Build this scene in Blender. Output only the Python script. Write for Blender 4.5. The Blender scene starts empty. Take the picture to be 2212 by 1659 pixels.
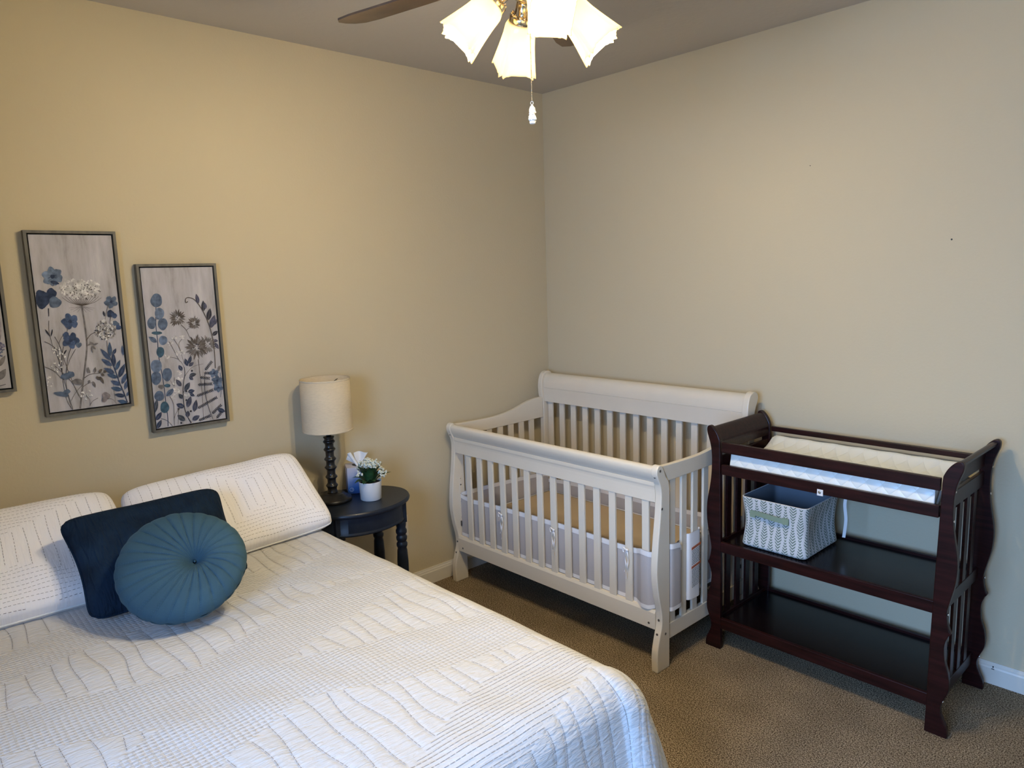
import bpy, math, random
import numpy as np
from mathutils import Vector, Matrix
sc = bpy.context.scene
col = sc.collection
rnd = random.Random(7)
PI = math.pi

# ---------------------------------------------------------------- camera
cam_data = bpy.data.cameras.new('camera')
cam = bpy.data.objects.new('camera', cam_data)
col.objects.link(cam)
YAW, PITCH, ROLL = math.radians(137.33180904), math.radians(8.50386607), math.radians(-1.78195776)
CAM = Vector((3.15695, -3.22583, 1.68116))
fw = Vector((math.cos(PITCH) * math.cos(YAW), math.cos(PITCH) * math.sin(YAW), -math.sin(PITCH)))
rt = fw.cross(Vector((0, 0, 1))).normalized()
up = rt.cross(fw)
rt2 = math.cos(ROLL) * rt + math.sin(ROLL) * up
up2 = -math.sin(ROLL) * rt + math.cos(ROLL) * up
m = Matrix((rt2, up2, -fw)).transposed().to_4x4()
m.translation = CAM
cam.matrix_world = m
cam_data.sensor_width = 36.0
cam_data.lens = 1566.116 / 2212 * 36.0
cam_data.clip_start = 0.05
sc.camera = cam

# ---------------------------------------------------------------- world, window daylight, exposure
w = bpy.data.worlds.new('world'); sc.world = w; w.use_nodes = True
nt = w.node_tree; nt.nodes.clear()
wo = nt.nodes.new('ShaderNodeOutputWorld'); bg = nt.nodes.new('ShaderNodeBackground')
sky = nt.nodes.new('ShaderNodeTexSky'); sky.sky_type = 'HOSEK_WILKIE'; sky.turbidity = 4
nt.links.new(sky.outputs[0], bg.inputs[0]); bg.inputs[1].default_value = 0.5
nt.links.new(bg.outputs[0], wo.inputs[0])

WIN = (2.00, 3.50, 0.70, 2.15)      # window opening in the wall behind the camera: x0,x1,z0,z1
RX, RY, RH = 3.75, -4.0, 2.74       # room: x 0..RX, y RY..0
ld = bpy.data.lights.new('window_daylight', 'AREA')
ld.shape = 'RECTANGLE'; ld.size = 3.0; ld.size_y = 2.6
ld.energy = 365; ld.color = (0.261, 0.505, 1.0)
lo = bpy.data.objects.new('window_daylight', ld); col.objects.link(lo)
lo.location = (2.9, RY - 1.2, 2.25)
lo.rotation_euler = (math.radians(75), 0, 0)
BULB_W = 14.5
BULB_COL = (1.0, 0.835, 0.54)
sc.view_settings.view_transform = 'Standard'
sc.view_settings.look = 'None'
sc.view_settings.gamma = 1
sc.view_settings.use_curve_mapping = False
sc.view_settings.exposure = 1.0
sc.cycles.max_bounces = 10
sc.cycles.diffuse_bounces = 6
sc.cycles.transmission_bounces = 8
sc.cycles.transparent_max_bounces = 12
sc.cycles.sample_clamp_indirect = 6
sc.cycles.caustics_reflective = False
sc.cycles.caustics_refractive = False

# ---------------------------------------------------------------- materials
MATS = {}
def mat(name, color, rough=0.5, metal=0.0, spec=0.5, noise=None, bump=None, coat=0.0, sheen=0.0, trans=0.0, emit=None):
    """noise=(scale, amount, (sx,sy,sz)) value variation; bump=(scale, dist, (sx,sy,sz))"""
    m = bpy.data.materials.new(name); m.use_nodes = True
    t = m.node_tree; b = t.nodes['Principled BSDF']
    c = (*color, 1)
    b.inputs['Base Color'].default_value = c
    b.inputs['Roughness'].default_value = rough
    b.inputs['Metallic'].default_value = metal
    b.inputs['Specular IOR Level'].default_value = spec
    if coat:
        b.inputs['Coat Weight'].default_value = coat; b.inputs['Coat Roughness'].default_value = 0.15
    if sheen:
        b.inputs['Sheen Weight'].default_value = sheen; b.inputs['Sheen Roughness'].default_value = 0.4
        b.inputs['Sheen Tint'].default_value = (*[min(1, x * 1.6 + .1) for x in color], 1)
    if trans: b.inputs['Transmission Weight'].default_value = trans
    if emit:
        b.inputs['Emission Color'].default_value = (*emit[0], 1); b.inputs['Emission Strength'].default_value = emit[1]
    def nz(scale, sv, detail=3):
        tc = t.nodes.new('ShaderNodeTexCoord'); mp = t.nodes.new('ShaderNodeMapping')
        mp.inputs['Scale'].default_value = sv
        n = t.nodes.new('ShaderNodeTexNoise'); n.inputs['Scale'].default_value = scale; n.inputs['Detail'].default_value = detail
        t.links.new(tc.outputs['Object'], mp.inputs[0]); t.links.new(mp.outputs[0], n.inputs[0])
        return n.outputs[0]
    if noise:
        o = nz(noise[0], noise[2] if len(noise) > 2 else (1, 1, 1), 4)
        r = t.nodes.new('ShaderNodeValToRGB')
        a = noise[1]
        r.color_ramp.elements[0].position = 0.3; r.color_ramp.elements[1].position = 0.7
        r.color_ramp.elements[0].color = (*[x * (1 - a) for x in color], 1)
        r.color_ramp.elements[1].color = (*[min(1, x * (1 + a)) for x in color], 1)
        t.links.new(o, r.inputs[0]); t.links.new(r.outputs[0], b.inputs['Base Color'])
    if bump:
        o = nz(bump[0], bump[2] if len(bump) > 2 else (1, 1, 1), 2)
        bn = t.nodes.new('ShaderNodeBump'); bn.inputs['Distance'].default_value = bump[1]
        t.links.new(o, bn.inputs['Height']); t.links.new(bn.outputs[0], b.inputs['Normal'])
    MATS[name] = m
    return m

M_wall = mat('wall_paint', (0.56, 0.475, 0.320), 0.75, spec=0.25, bump=(90, 0.0006))
M_ceil = mat('ceiling_paint', (0.53, 0.49, 0.44), 0.9, spec=0.1, bump=(40, 0.001))
M_trim = mat('trim_paint', (0.72, 0.66, 0.56), 0.35)
M_white = mat('crib_paint', (0.68, 0.605, 0.485), 0.34, spec=0.4, noise=(6, 0.02))
M_screw = mat('screw_metal', (0.16, 0.15, 0.14), 0.4, metal=0.8)
M_chrome = mat('bright_metal', (0.75, 0.75, 0.75), 0.2, metal=1.0)
M_brass = mat('polished_brass', (0.80, 0.70, 0.50), 0.14, metal=1.0)
M_cherry = mat('dark_cherry_wood', (0.017, 0.0038, 0.0034), 0.36, spec=0.22, noise=(9, 0.5, (0.6, 8, 8)), coat=0.06)
M_shelf = mat('dark_shelf_wood', (0.006, 0.0035, 0.004), 0.26, spec=0.35, coat=0.12)
M_navywood = mat('navy_furniture_paint', (0.0085, 0.0130, 0.0230), 0.36, spec=0.35, noise=(30, 0.15))
M_black = mat('black_lamp_wood', (0.012, 0.011, 0.011), 0.28, spec=0.5, noise=(40, 0.3))
M_shade = mat('linen_shade', (0.61, 0.51, 0.36), 0.95, spec=0.1, noise=(55, 0.06, (1, 1, 6)), bump=(420, 0.0008, (1, 1, 1)))
M_mattress = mat('crib_mattress_cover', (0.54, 0.41, 0.26), 0.7, spec=0.2)
M_pad = mat('changing_pad_cover', (0.78, 0.76, 0.73), 0.5, spec=0.3)
M_trimfab = mat('liner_trim_fabric', (0.74, 0.71, 0.68), 0.5, sheen=0.2)
M_navy = mat('navy_velvet', (0.006, 0.016, 0.033), 0.8, spec=0.12, sheen=0.07, noise=(14, 0.35))
M_teal = mat('teal_velvet', (0.035, 0.078, 0.107), 0.75, spec=0.15, sheen=0.32, noise=(7, 0.12))
M_ceramic = mat('white_ceramic', (0.72, 0.71, 0.70), 0.3)
M_soil = mat('potting_soil', (0.03, 0.022, 0.015), 0.95)
M_leaf = mat('green_leaf', (0.022, 0.065, 0.022), 0.45, noise=(50, 0.3))
M_berry = mat('white_blossom', (0.74, 0.76, 0.66), 0.6)
M_eye = mat('blossom_centre', (0.05, 0.05, 0.03), 0.8)
M_tissue = mat('tissue_paper', (0.80, 0.78, 0.75), 0.9)
M_plastic = mat('outlet_plastic', (0.62, 0.57, 0.49), 0.35)
M_dark = mat('outlet_slot', (0.02, 0.02, 0.02), 0.6)
M_frame = mat('grey_frame_wood', (0.115, 0.105, 0.085), 0.6, noise=(30, 0.35, (1, 1, 0.2)))
M_frameblack = mat('frame_inner_gap', (0.01, 0.01, 0.01), 0.8)
M_blade = mat('walnut_blade', (0.12, 0.080, 0.055), 0.45, noise=(8, 0.3, (1, 1, 1)))
M_sheet = mat('mattress_ticking', (0.7, 0.68, 0.65), 0.8)
M_bedwood = mat('bed_frame_wood', (0.08, 0.05, 0.03), 0.5)
M_glass = mat('window_glass', (1, 1, 1), 0.0, trans=0.0)
M_crystal = mat('crystal_ornament', (0.9, 0.86, 0.76), 0.12, spec=0.8)
M_orange = mat('orange_print', (0.62, 0.12, 0.02), 0.7)
M_ink = mat('dark_print', (0.10, 0.11, 0.10), 0.8)
M_lining = mat('grey_basket_lining', (0.145, 0.17, 0.20), 0.85)
M_sage = mat('sage_webbing', (0.20, 0.26, 0.18), 0.8, bump=(300, 0.0005))
M_threadd = mat('dark_stitching', (0.15, 0.125, 0.11), 0.9)
M_threadl = mat('grey_stitching', (0.42, 0.40, 0.40), 0.9)
def bulb_mat():
    m = bpy.data.materials.new('lit_bulb'); m.use_nodes = True; t = m.node_tree; t.nodes.clear()
    o = t.nodes.new('ShaderNodeOutputMaterial'); a = t.nodes.new('ShaderNodeBsdfTransparent'); e = t.nodes.new('ShaderNodeEmission')
    e.inputs[0].default_value = (1.0, 0.83, 0.54, 1); e.inputs[1].default_value = 10.0
    mx = t.nodes.new('ShaderNodeMixShader'); mx.inputs[0].default_value = 0.2
    t.links.new(a.outputs[0], mx.inputs[1]); t.links.new(e.outputs[0], mx.inputs[2]); t.links.new(mx.outputs[0], o.inputs[0])
    return m
M_bulb = bulb_mat()

def window_glass():
    t = M_glass.node_tree; t.nodes.clear()
    o = t.nodes.new('ShaderNodeOutputMaterial'); a = t.nodes.new('ShaderNodeBsdfTransparent'); g = t.nodes.new('ShaderNodeBsdfGlossy')
    g.inputs['Roughness'].default_value = 0.0
    mx = t.nodes.new('ShaderNodeMixShader'); mx.inputs[0].default_value = 0.06
    t.links.new(a.outputs[0], mx.inputs[1]); t.links.new(g.outputs[0], mx.inputs[2]); t.links.new(mx.outputs[0], o.inputs[0])
window_glass()

def shade_glass():
    m = bpy.data.materials.new('frosted_glass'); m.use_nodes = True; t = m.node_tree; t.nodes.clear()
    o = t.nodes.new('ShaderNodeOutputMaterial')
    tr = t.nodes.new('ShaderNodeBsdfTranslucent'); tr.inputs[0].default_value = (0.86, 0.74, 0.52, 1)
    df = t.nodes.new('ShaderNodeBsdfDiffuse'); df.inputs[0].default_value = (0.70, 0.62, 0.46, 1)
    gl = t.nodes.new('ShaderNodeBsdfGlossy'); gl.inputs['Roughness'].default_value = 0.25
    m1 = t.nodes.new('ShaderNodeMixShader'); m1.inputs[0].default_value = 0.35
    m2 = t.nodes.new('ShaderNodeMixShader'); m2.inputs[0].default_value = 0.06
    t.links.new(tr.outputs[0], m1.inputs[1]); t.links.new(df.outputs[0], m1.inputs[2])
    t.links.new(m1.outputs[0], m2.inputs[1]); t.links.new(gl.outputs[0], m2.inputs[2]); t.links.new(m2.outputs[0], o.inputs[0])
    return m
M_frost = shade_glass()

def mesh_fabric():
    m = bpy.data.materials.new('mesh_liner_fabric'); m.use_nodes = True; t = m.node_tree
    b = t.nodes['Principled BSDF']; b.inputs['Base Color'].default_value = (0.56, 0.515, 0.49, 1); b.inputs['Roughness'].default_value = 0.55
    o = t.nodes['Material Output']
    tp = t.nodes.new('ShaderNodeBsdfTransparent')
    mx = t.nodes.new('ShaderNodeMixShader'); mx.inputs[0].default_value = 0.74
    t.links.new(tp.outputs[0], mx.inputs[1]); t.links.new(b.outputs[0], mx.inputs[2]); t.links.new(mx.outputs[0], o.inputs[0])
    return m
M_mesh = mesh_fabric()

def carpet_mat():
    m = bpy.data.materials.new('carpet_pile'); m.use_nodes = True; t = m.node_tree; b = t.nodes['Principled BSDF']
    b.inputs['Roughness'].default_value = 1.0; b.inputs['Specular IOR Level'].default_value = 0.05
    tc = t.nodes.new('ShaderNodeTexCoord')
    n1 = t.nodes.new('ShaderNodeTexNoise'); n1.inputs['Scale'].default_value = 210; n1.inputs['Detail'].default_value = 4; n1.inputs['Roughness'].default_value = 0.85
    n2 = t.nodes.new('ShaderNodeTexNoise'); n2.inputs['Scale'].default_value = 5; n2.inputs['Detail'].default_value = 3
    for n in (n1, n2): t.links.new(tc.outputs['Object'], n.inputs[0])
    r = t.nodes.new('ShaderNodeValToRGB')
    e = r.color_ramp.elements; e[0].position = 0.44; e[0].color = (0.045, 0.028, 0.015, 1); e[1].position = 0.56; e[1].color = (0.55, 0.43, 0.29, 1)
    x = e.new(0.5); x.color = (0.235, 0.165, 0.097, 1)
    t.links.new(n1.outputs[0], r.inputs[0])
    r2 = t.nodes.new('ShaderNodeValToRGB'); r2.color_ramp.elements[0].position = 0.35; r2.color_ramp.elements[0].color = (0.86, 0.86, 0.86, 1)
    r2.color_ramp.elements[1].position = 0.7; r2.color_ramp.elements[1].color = (1.1, 1.1, 1.1, 1)
    t.links.new(n2.outputs[0], r2.inputs[0])
    mx = t.nodes.new('ShaderNodeMix'); mx.data_type = 'RGBA'; mx.blend_type = 'MULTIPLY'; mx.inputs[0].default_value = 1
    t.links.new(r.outputs[0], mx.inputs[6]); t.links.new(r2.outputs[0], mx.inputs[7]); t.links.new(mx.outputs[2], b.inputs['Base Color'])
    bn = t.nodes.new('ShaderNodeBump'); bn.inputs['Distance'].default_value = 0.006; bn.inputs['Strength'].default_value = 0.8
    t.links.new(n1.outputs[0], bn.inputs['Height']); t.links.new(bn.outputs[0], b.inputs['Normal'])
    return m
M_carpet = carpet_mat()

def math_node(t, op, a, b=None, c=None):
    n = t.nodes.new('ShaderNodeMath'); n.operation = op
    for i, v in enumerate((a, b, c)):
        if v is None: continue
        if isinstance(v, (int, float)): n.inputs[i].default_value = v
        else: t.links.new(v, n.inputs[i])
    return n.outputs[0]

def quilt_mat(name='quilted_cotton', colr=(0.57, 0.555, 0.54)):
    """white quilted cotton; attribute 'dense' marks the close crosshatch areas, UV is in metres"""
    m = bpy.data.materials.new(name); m.use_nodes = True; t = m.node_tree; b = t.nodes['Principled BSDF']
    b.inputs['Base Color'].default_value = (*colr, 1); b.inputs['Roughness'].default_value = 0.85
    b.inputs['Specular IOR Level'].default_value = 0.15; b.inputs['Sheen Weight'].default_value = 0.12
    uv = t.nodes.new('ShaderNodeUVMap'); sp = t.nodes.new('ShaderNodeSeparateXYZ'); t.links.new(uv.outputs[0], sp.inputs[0])
    U, V = sp.outputs[0], sp.outputs[1]
    at = t.nodes.new('ShaderNodeAttribute'); at.attribute_name = 'dense'; D = at.outputs['Fac']
    su = math_node(t, 'ABSOLUTE', math_node(t, 'SINE', math_node(t, 'MULTIPLY', U, PI / 0.0135)))
    su = math_node(t, 'POWER', su, 0.6)
    sv = math_node(t, 'ABSOLUTE', math_node(t, 'SINE', math_node(t, 'MULTIPLY', V, PI / 0.0155)))
    sv = math_node(t, 'ADD', math_node(t, 'MULTIPLY', math_node(t, 'POWER', sv, 0.7), 0.6), 0.4)
    hd = math_node(t, 'MULTIPLY', math_node(t, 'MULTIPLY', su, sv), 0.0021)
    cmb = t.nodes.new('ShaderNodeCombineXYZ')
    t.links.new(math_node(t, 'MULTIPLY', U, 95.0), cmb.inputs[0]); t.links.new(math_node(t, 'MULTIPLY', V, 22.0), cmb.inputs[1])
    nz = t.nodes.new('ShaderNodeTexNoise'); nz.inputs['Scale'].default_value = 1.0; nz.inputs['Detail'].default_value = 3; nz.inputs['Distortion'].default_value = 0.6
    t.links.new(cmb.outputs[0], nz.inputs[0])
    hs = math_node(t, 'MULTIPLY', nz.outputs[0], 0.0050 if name == 'quilted_cotton' else 0.0024)
    h = math_node(t, 'ADD', math_node(t, 'MULTIPLY', hd, D), math_node(t, 'MULTIPLY', hs, math_node(t, 'SUBTRACT', 1.25, D)))
    bn = t.nodes.new('ShaderNodeBump'); bn.inputs['Distance'].default_value = 1.0; bn.inputs['Strength'].default_value = 0.9
    t.links.new(h, bn.inputs['Height']); t.links.new(bn.outputs[0], b.inputs['Normal'])
    return m
M_quilt = quilt_mat()
M_sham = quilt_mat('sham_cotton_lit', (0.86, 0.83, 0.82))  # same cotton as the quilt, stronger light put into a brighter base colour

def chevron_mat():
    m = bpy.data.materials.new('chevron_print_canvas'); m.use_nodes = True; t = m.node_tree; b = t.nodes['Principled BSDF']
    b.inputs['Roughness'].default_value = 0.9; b.inputs['Specular IOR Level'].default_value = 0.1
    uv = t.nodes.new('ShaderNodeUVMap'); sp = t.nodes.new('ShaderNodeSeparateXYZ'); t.links.new(uv.outputs[0], sp.inputs[0])
    U, V = sp.outputs[0], sp.outputs[1]
    c = math_node(t, 'DIVIDE', U, 0.0310)
    cell = math_node(t, 'FLOOR', c)
    f = math_node(t, 'ABSOLUTE', math_node(t, 'SUBTRACT', math_node(t, 'FRACT', c), 0.5))       # 0 at the spine .. 0.5
    odd = math_node(t, 'MODULO', cell, 2.0)
    ph = math_node(t, 'ADD', math_node(t, 'DIVIDE', V, 0.135), math_node(t, 'MULTIPLY', odd, 0.5))
    tri = math_node(t, 'PINGPONG', ph, 0.5)                                                     # 0..0.5
    wd = math_node(t, 'ADD', math_node(t, 'MULTIPLY', tri, 0.72), 0.13)
    g = math_node(t, 'FRACT', math_node(t, 'DIVIDE', math_node(t, 'SUBTRACT', V, math_node(t, 'MULTIPLY', f, 0.030)), 0.0122))
    on = math_node(t, 'MULTIPLY', math_node(t, 'LESS_THAN', g, 0.52), math_node(t, 'LESS_THAN', f, wd))
    gap = math_node(t, 'GREATER_THAN', f, 0.0)
    on = math_node(t, 'MULTIPLY', on, gap)
    mx = t.nodes.new('ShaderNodeMix'); mx.data_type = 'RGBA'
    mx.inputs[6].default_value = (0.60, 0.60, 0.585, 1); mx.inputs[7].default_value = (0.155, 0.20, 0.165, 1)
    t.links.new(on, mx.inputs[0]); t.links.new(mx.outputs[2], b.inputs['Base Color'])
    n = t.nodes.new('ShaderNodeTexNoise'); n.inputs['Scale'].default_value = 600
    bn = t.nodes.new('ShaderNodeBump'); bn.inputs['Distance'].default_value = 0.0006
    t.links.new(n.outputs[0], bn.inputs['Height']); t.links.new(bn.outputs[0], b.inputs['Normal'])
    return m
M_chev = chevron_mat()

def padside_mat():
    m = bpy.data.materials.new('quilted_vinyl'); m.use_nodes = True; t = m.node_tree; b = t.nodes['Principled BSDF']
    b.inputs['Base Color'].default_value = (0.80, 0.80, 0.73, 1); b.inputs['Roughness'].default_value = 0.35
    tc = t.nodes.new('ShaderNodeTexCoord'); sp = t.nodes.new('ShaderNodeSeparateXYZ'); t.links.new(tc.outputs['Object'], sp.inputs[0])
    X, Y, Z = sp.outputs
    yz = math_node(t, 'ADD', Y, math_node(t, 'MULTIPLY', Z, -1.0))
    a = math_node(t, 'ABSOLUTE', math_node(t, 'SINE', math_node(t, 'MULTIPLY', math_node(t, 'ADD', X, yz), PI / 0.058)))
    c = math_node(t, 'ABSOLUTE', math_node(t, 'SINE', math_node(t, 'MULTIPLY', math_node(t, 'SUBTRACT', X, yz), PI / 0.058)))
    h = math_node(t, 'MULTIPLY', math_node(t, 'POWER', math_node(t, 'MULTIPLY', a, c), 0.5), 0.0055)
    bn = t.nodes.new('ShaderNodeBump'); bn.inputs['Distance'].default_value = 1.0; bn.inputs['Strength'].default_value = 0.55
    t.links.new(h, bn.inputs['Height']); t.links.new(bn.outputs[0], b.inputs['Normal'])
    return m
M_padq = padside_mat()

def velvet_wrinkle():
    t = M_navy.node_tree; b = t.nodes['Principled BSDF']
    tc = t.nodes.new('ShaderNodeTexCoord'); mp = t.nodes.new('ShaderNodeMapping'); mp.inputs['Scale'].default_value = (14, 55, 14)
    n = t.nodes.new('ShaderNodeTexNoise'); n.inputs['Scale'].default_value = 1.0; n.inputs['Detail'].default_value = 2; n.inputs['Distortion'].default_value = 1.0
    t.links.new(tc.outputs['Object'], mp.inputs[0]); t.links.new(mp.outputs[0], n.inputs[0])
    bn = t.nodes.new('ShaderNodeBump'); bn.inputs['Distance'].default_value = 0.012; bn.inputs['Strength'].default_value = 0.8
    t.links.new(n.outputs[0], bn.inputs['Height']); t.links.new(bn.outputs[0], b.inputs['Normal'])
velvet_wrinkle()

def canvas_mat():
    m = bpy.data.materials.new('painted_canvas'); m.use_nodes = True; t = m.node_tree; b = t.nodes['Principled BSDF']
    b.inputs['Roughness'].default_value = 0.7; b.inputs['Specular IOR Level'].default_value = 0.15
    tc = t.nodes.new('ShaderNodeTexCoord'); mp = t.nodes.new('ShaderNodeMapping'); mp.inputs['Scale'].default_value = (1, 16, 3.0)
    n = t.nodes.new('ShaderNodeTexNoise'); n.inputs['Scale'].default_value = 1.2; n.inputs['Detail'].default_value = 6; n.inputs['Roughness'].default_value = 0.65
    t.links.new(tc.outputs['Object'], mp.inputs[0]); t.links.new(mp.outputs[0], n.inputs[0])
    r = t.nodes.new('ShaderNodeValToRGB'); e = r.color_ramp.elements
    e[0].position = 0.30; e[0].color = (0.27, 0.25, 0.23, 1); e[1].position = 0.72; e[1].color = (0.52, 0.50, 0.49, 1)
    x = e.new(0.45); x.color = (0.40, 0.375, 0.375, 1); x = e.new(0.58); x.color = (0.45, 0.425, 0.44, 1)
    t.links.new(n.outputs[0], r.inputs[0]); t.links.new(r.outputs[0], b.inputs['Base Color'])
    return m
M_canvas = canvas_mat()

def paint_mat():
    m = bpy.data.materials.new('flower_paint'); m.use_nodes = True; t = m.node_tree; b = t.nodes['Principled BSDF']
    b.inputs['Roughness'].default_value = 0.7; b.inputs['Specular IOR Level'].default_value = 0.15
    a = t.nodes.new('ShaderNodeAttribute'); a.attribute_name = 'paint'
    n = t.nodes.new('ShaderNodeTexNoise'); n.inputs['Scale'].default_value = 60; n.inputs['Detail'].default_value = 3
    tc = t.nodes.new('ShaderNodeTexCoord'); t.links.new(tc.outputs['Object'], n.inputs[0])
    r = t.nodes.new('ShaderNodeValToRGB'); r.color_ramp.elements[0].position = 0.35; r.color_ramp.elements[0].color = (0.72, 0.72, 0.72, 1)
    r.color_ramp.elements[1].position = 0.7; r.color_ramp.elements[1].color = (1.35, 1.35, 1.35, 1)
    t.links.new(n.outputs[0], r.inputs[0])
    mx = t.nodes.new('ShaderNodeMix'); mx.data_type = 'RGBA'; mx.blend_type = 'MULTIPLY'; mx.inputs[0].default_value = 1
    t.links.new(a.outputs['Color'], mx.inputs[6]); t.links.new(r.outputs[0], mx.inputs[7]); t.links.new(mx.outputs[2], b.inputs['Base Color'])
    return m
M_paint = paint_mat()

def tissuebox_mat():
    m = bpy.data.materials.new('tissue_box_print'); m.use_nodes = True; t = m.node_tree; b = t.nodes['Principled BSDF']
    b.inputs['Roughness'].default_value = 0.45
    tc = t.nodes.new('ShaderNodeTexCoord'); sp = t.nodes.new('ShaderNodeSeparateXYZ'); t.links.new(tc.outputs['Object'], sp.inputs[0])
    n = t.nodes.new('ShaderNodeTexNoise'); n.inputs['Scale'].default_value = 14; t.links.new(tc.outputs['Object'], n.inputs[0])
    z = math_node(t, 'ADD', sp.outputs[2], math_node(t, 'MULTIPLY', math_node(t, 'SUBTRACT', n.outputs[0], 0.5), 0.03))
    r = t.nodes.new('ShaderNodeValToRGB'); e = r.color_ramp.elements
    e[0].position = 0.0; e[0].color = (0.015, 0.05, 0.17, 1); e[1].position = 1.0; e[1].color = (0.52, 0.50, 0.56, 1)
    x = e.new(0.25); x.color = (0.025, 0.11, 0.34, 1); x = e.new(0.50); x.color = (0.20, 0.27, 0.46, 1); x = e.new(0.72); x.color = (0.40, 0.42, 0.54, 1)
    t.links.new(math_node(t, 'DIVIDE', z, 0.13), r.inputs[0]); t.links.new(r.outputs[0], b.inputs['Base Color'])
    return m
M_tbox = tissuebox_mat()

# ---------------------------------------------------------------- mesh builder
class MB:
    def __init__(s): s.v = []; s.f = []; s.fm = []; s.sm = []; s.uv = {}; s.fc = {}
    def add(s, vs, fs, mi=0, smooth=False):
        o = len(s.v); s.v += [tuple(v) for v in vs]
        for f in fs:
            s.f.append(tuple(i + o for i in f)); s.fm.append(mi); s.sm.append(smooth)
        return s
    def box(s, x0, x1, y0, y1, z0, z1, mi=0):
        vs = [(x, y, z) for x in (x0, x1) for y in (y0, y1) for z in (z0, z1)]
        return s.add(vs, [(0, 1, 3, 2), (4, 6, 7, 5), (0, 4, 5, 1), (2, 3, 7, 6), (0, 2, 6, 4), (1, 5, 7, 3)], mi)
    def prism(s, poly, axis, a, b, mi=0, smooth=False):
        """poly: 2-D outline; axis 0: (y,z) pushed along x; 1: (x,z) along y; 2: (x,y) along z"""
        n = len(poly)
        def P(p, t):
            return ((t, p[0], p[1]), (p[0], t, p[1]), (p[0], p[1], t))[axis]
        vs = [P(p, a) for p in poly] + [P(p, b) for p in poly]
        fs = [(i, (i + 1) % n, n + (i + 1) % n, n + i) for i in range(n)]
        s.add(vs, fs, mi, smooth)
        o = len(s.v) - 2 * n
        s.f.append(tuple(range(o + n - 1, o - 1, -1))); s.fm.append(mi); s.sm.append(False)
        s.f.append(tuple(range(o + n, o + 2 * n))); s.fm.append(mi); s.sm.append(False)
        return s
    def lathe(s, prof, c, axis=(0, 0, 1), n=24, mi=0, cap=True, smooth=True, sx=1.0, sy=1.0):
        """prof: (radius, distance along axis) list"""
        ax = Vector(axis).normalized(); q = Vector((0, 0, 1)).rotation_difference(ax)
        c = Vector(c); vs = []
        for r, h in prof:
            for k in range(n):
                a = 2 * PI * k / n
                vs.append(c + q @ Vector((r * math.cos(a) * sx, r * math.sin(a) * sy, h)))
        fs = []
        for j in range(len(prof) - 1):
            for k in range(n):
                fs.append((j * n + k, j * n + (k + 1) % n, (j + 1) * n + (k + 1) % n, (j + 1) * n + k))
        s.add(vs, fs, mi, smooth)
        if cap:
            o = len(s.v) - len(vs)
            s.f.append(tuple(range(o + n - 1, o - 1, -1))); s.fm.append(mi); s.sm.append(False)
            o2 = len(s.v) - n
            s.f.append(tuple(range(o2, o2 + n))); s.fm.append(mi); s.sm.append(False)
        return s
    def tube(s, pts, r, n=8, mi=0):
        pts = [Vector(p) for p in pts]; vs = []
        rs = r if isinstance(r, (list, tuple)) else [r] * len(pts)
        prev = None
        for i, p in enumerate(pts):
            t = (pts[min(i + 1, len(pts) - 1)] - pts[max(i - 1, 0)]).normalized()
            if prev is None:
                u = t.orthogonal().normalized()
            else:
                u = (prev - t * prev.dot(t)).normalized()
            prev = u; v = t.cross(u)
            for k in range(n):
                a = 2 * PI * k / n
                vs.append(p + rs[i] * (math.cos(a) * u + math.sin(a) * v))
        fs = [(j * n + k, j * n + (k + 1) % n, (j + 1) * n + (k + 1) % n, (j + 1) * n + k) for j in range(len(pts) - 1) for k in range(n)]
        fs += [tuple(range(n - 1, -1, -1)), tuple(range(len(vs) - n, len(vs)))]
        return s.add(vs, fs, mi, True)
    def ball(s, c, r, n=10, mi=0, sz=(1, 1, 1)):
        vs = []; m_ = n // 2 + 1
        for i in range(m_ + 1):
            th = PI * i / m_
            for k in range(n):
                a = 2 * PI * k / n
                vs.append((c[0] + r * sz[0] * math.sin(th) * math.cos(a), c[1] + r * sz[1] * math.sin(th) * math.sin(a), c[2] + r * sz[2] * math.cos(th)))
        fs = [(i * n + k, (i + 1) * n + k, (i + 1) * n + (k + 1) % n, i * n + (k + 1) % n) for i in range(m_) for k in range(n)]
        return s.add(vs, fs, mi, True)
    def grid(s, P, mi=0, smooth=True, closed_u=False, closed_v=False):
        """P[i][j] points"""
        nu, nv = len(P), len(P[0]); vs = [p for r in P for p in r]; fs = []
        for i in range(nu if closed_u else nu - 1):
            for j in range(nv if closed_v else nv - 1):
                i2, j2 = (i + 1) % nu, (j + 1) % nv
                fs.append((i * nv + j, i2 * nv + j, i2 * nv + j2, i * nv + j2))
        return s.add(vs, fs, mi, smooth)

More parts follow.
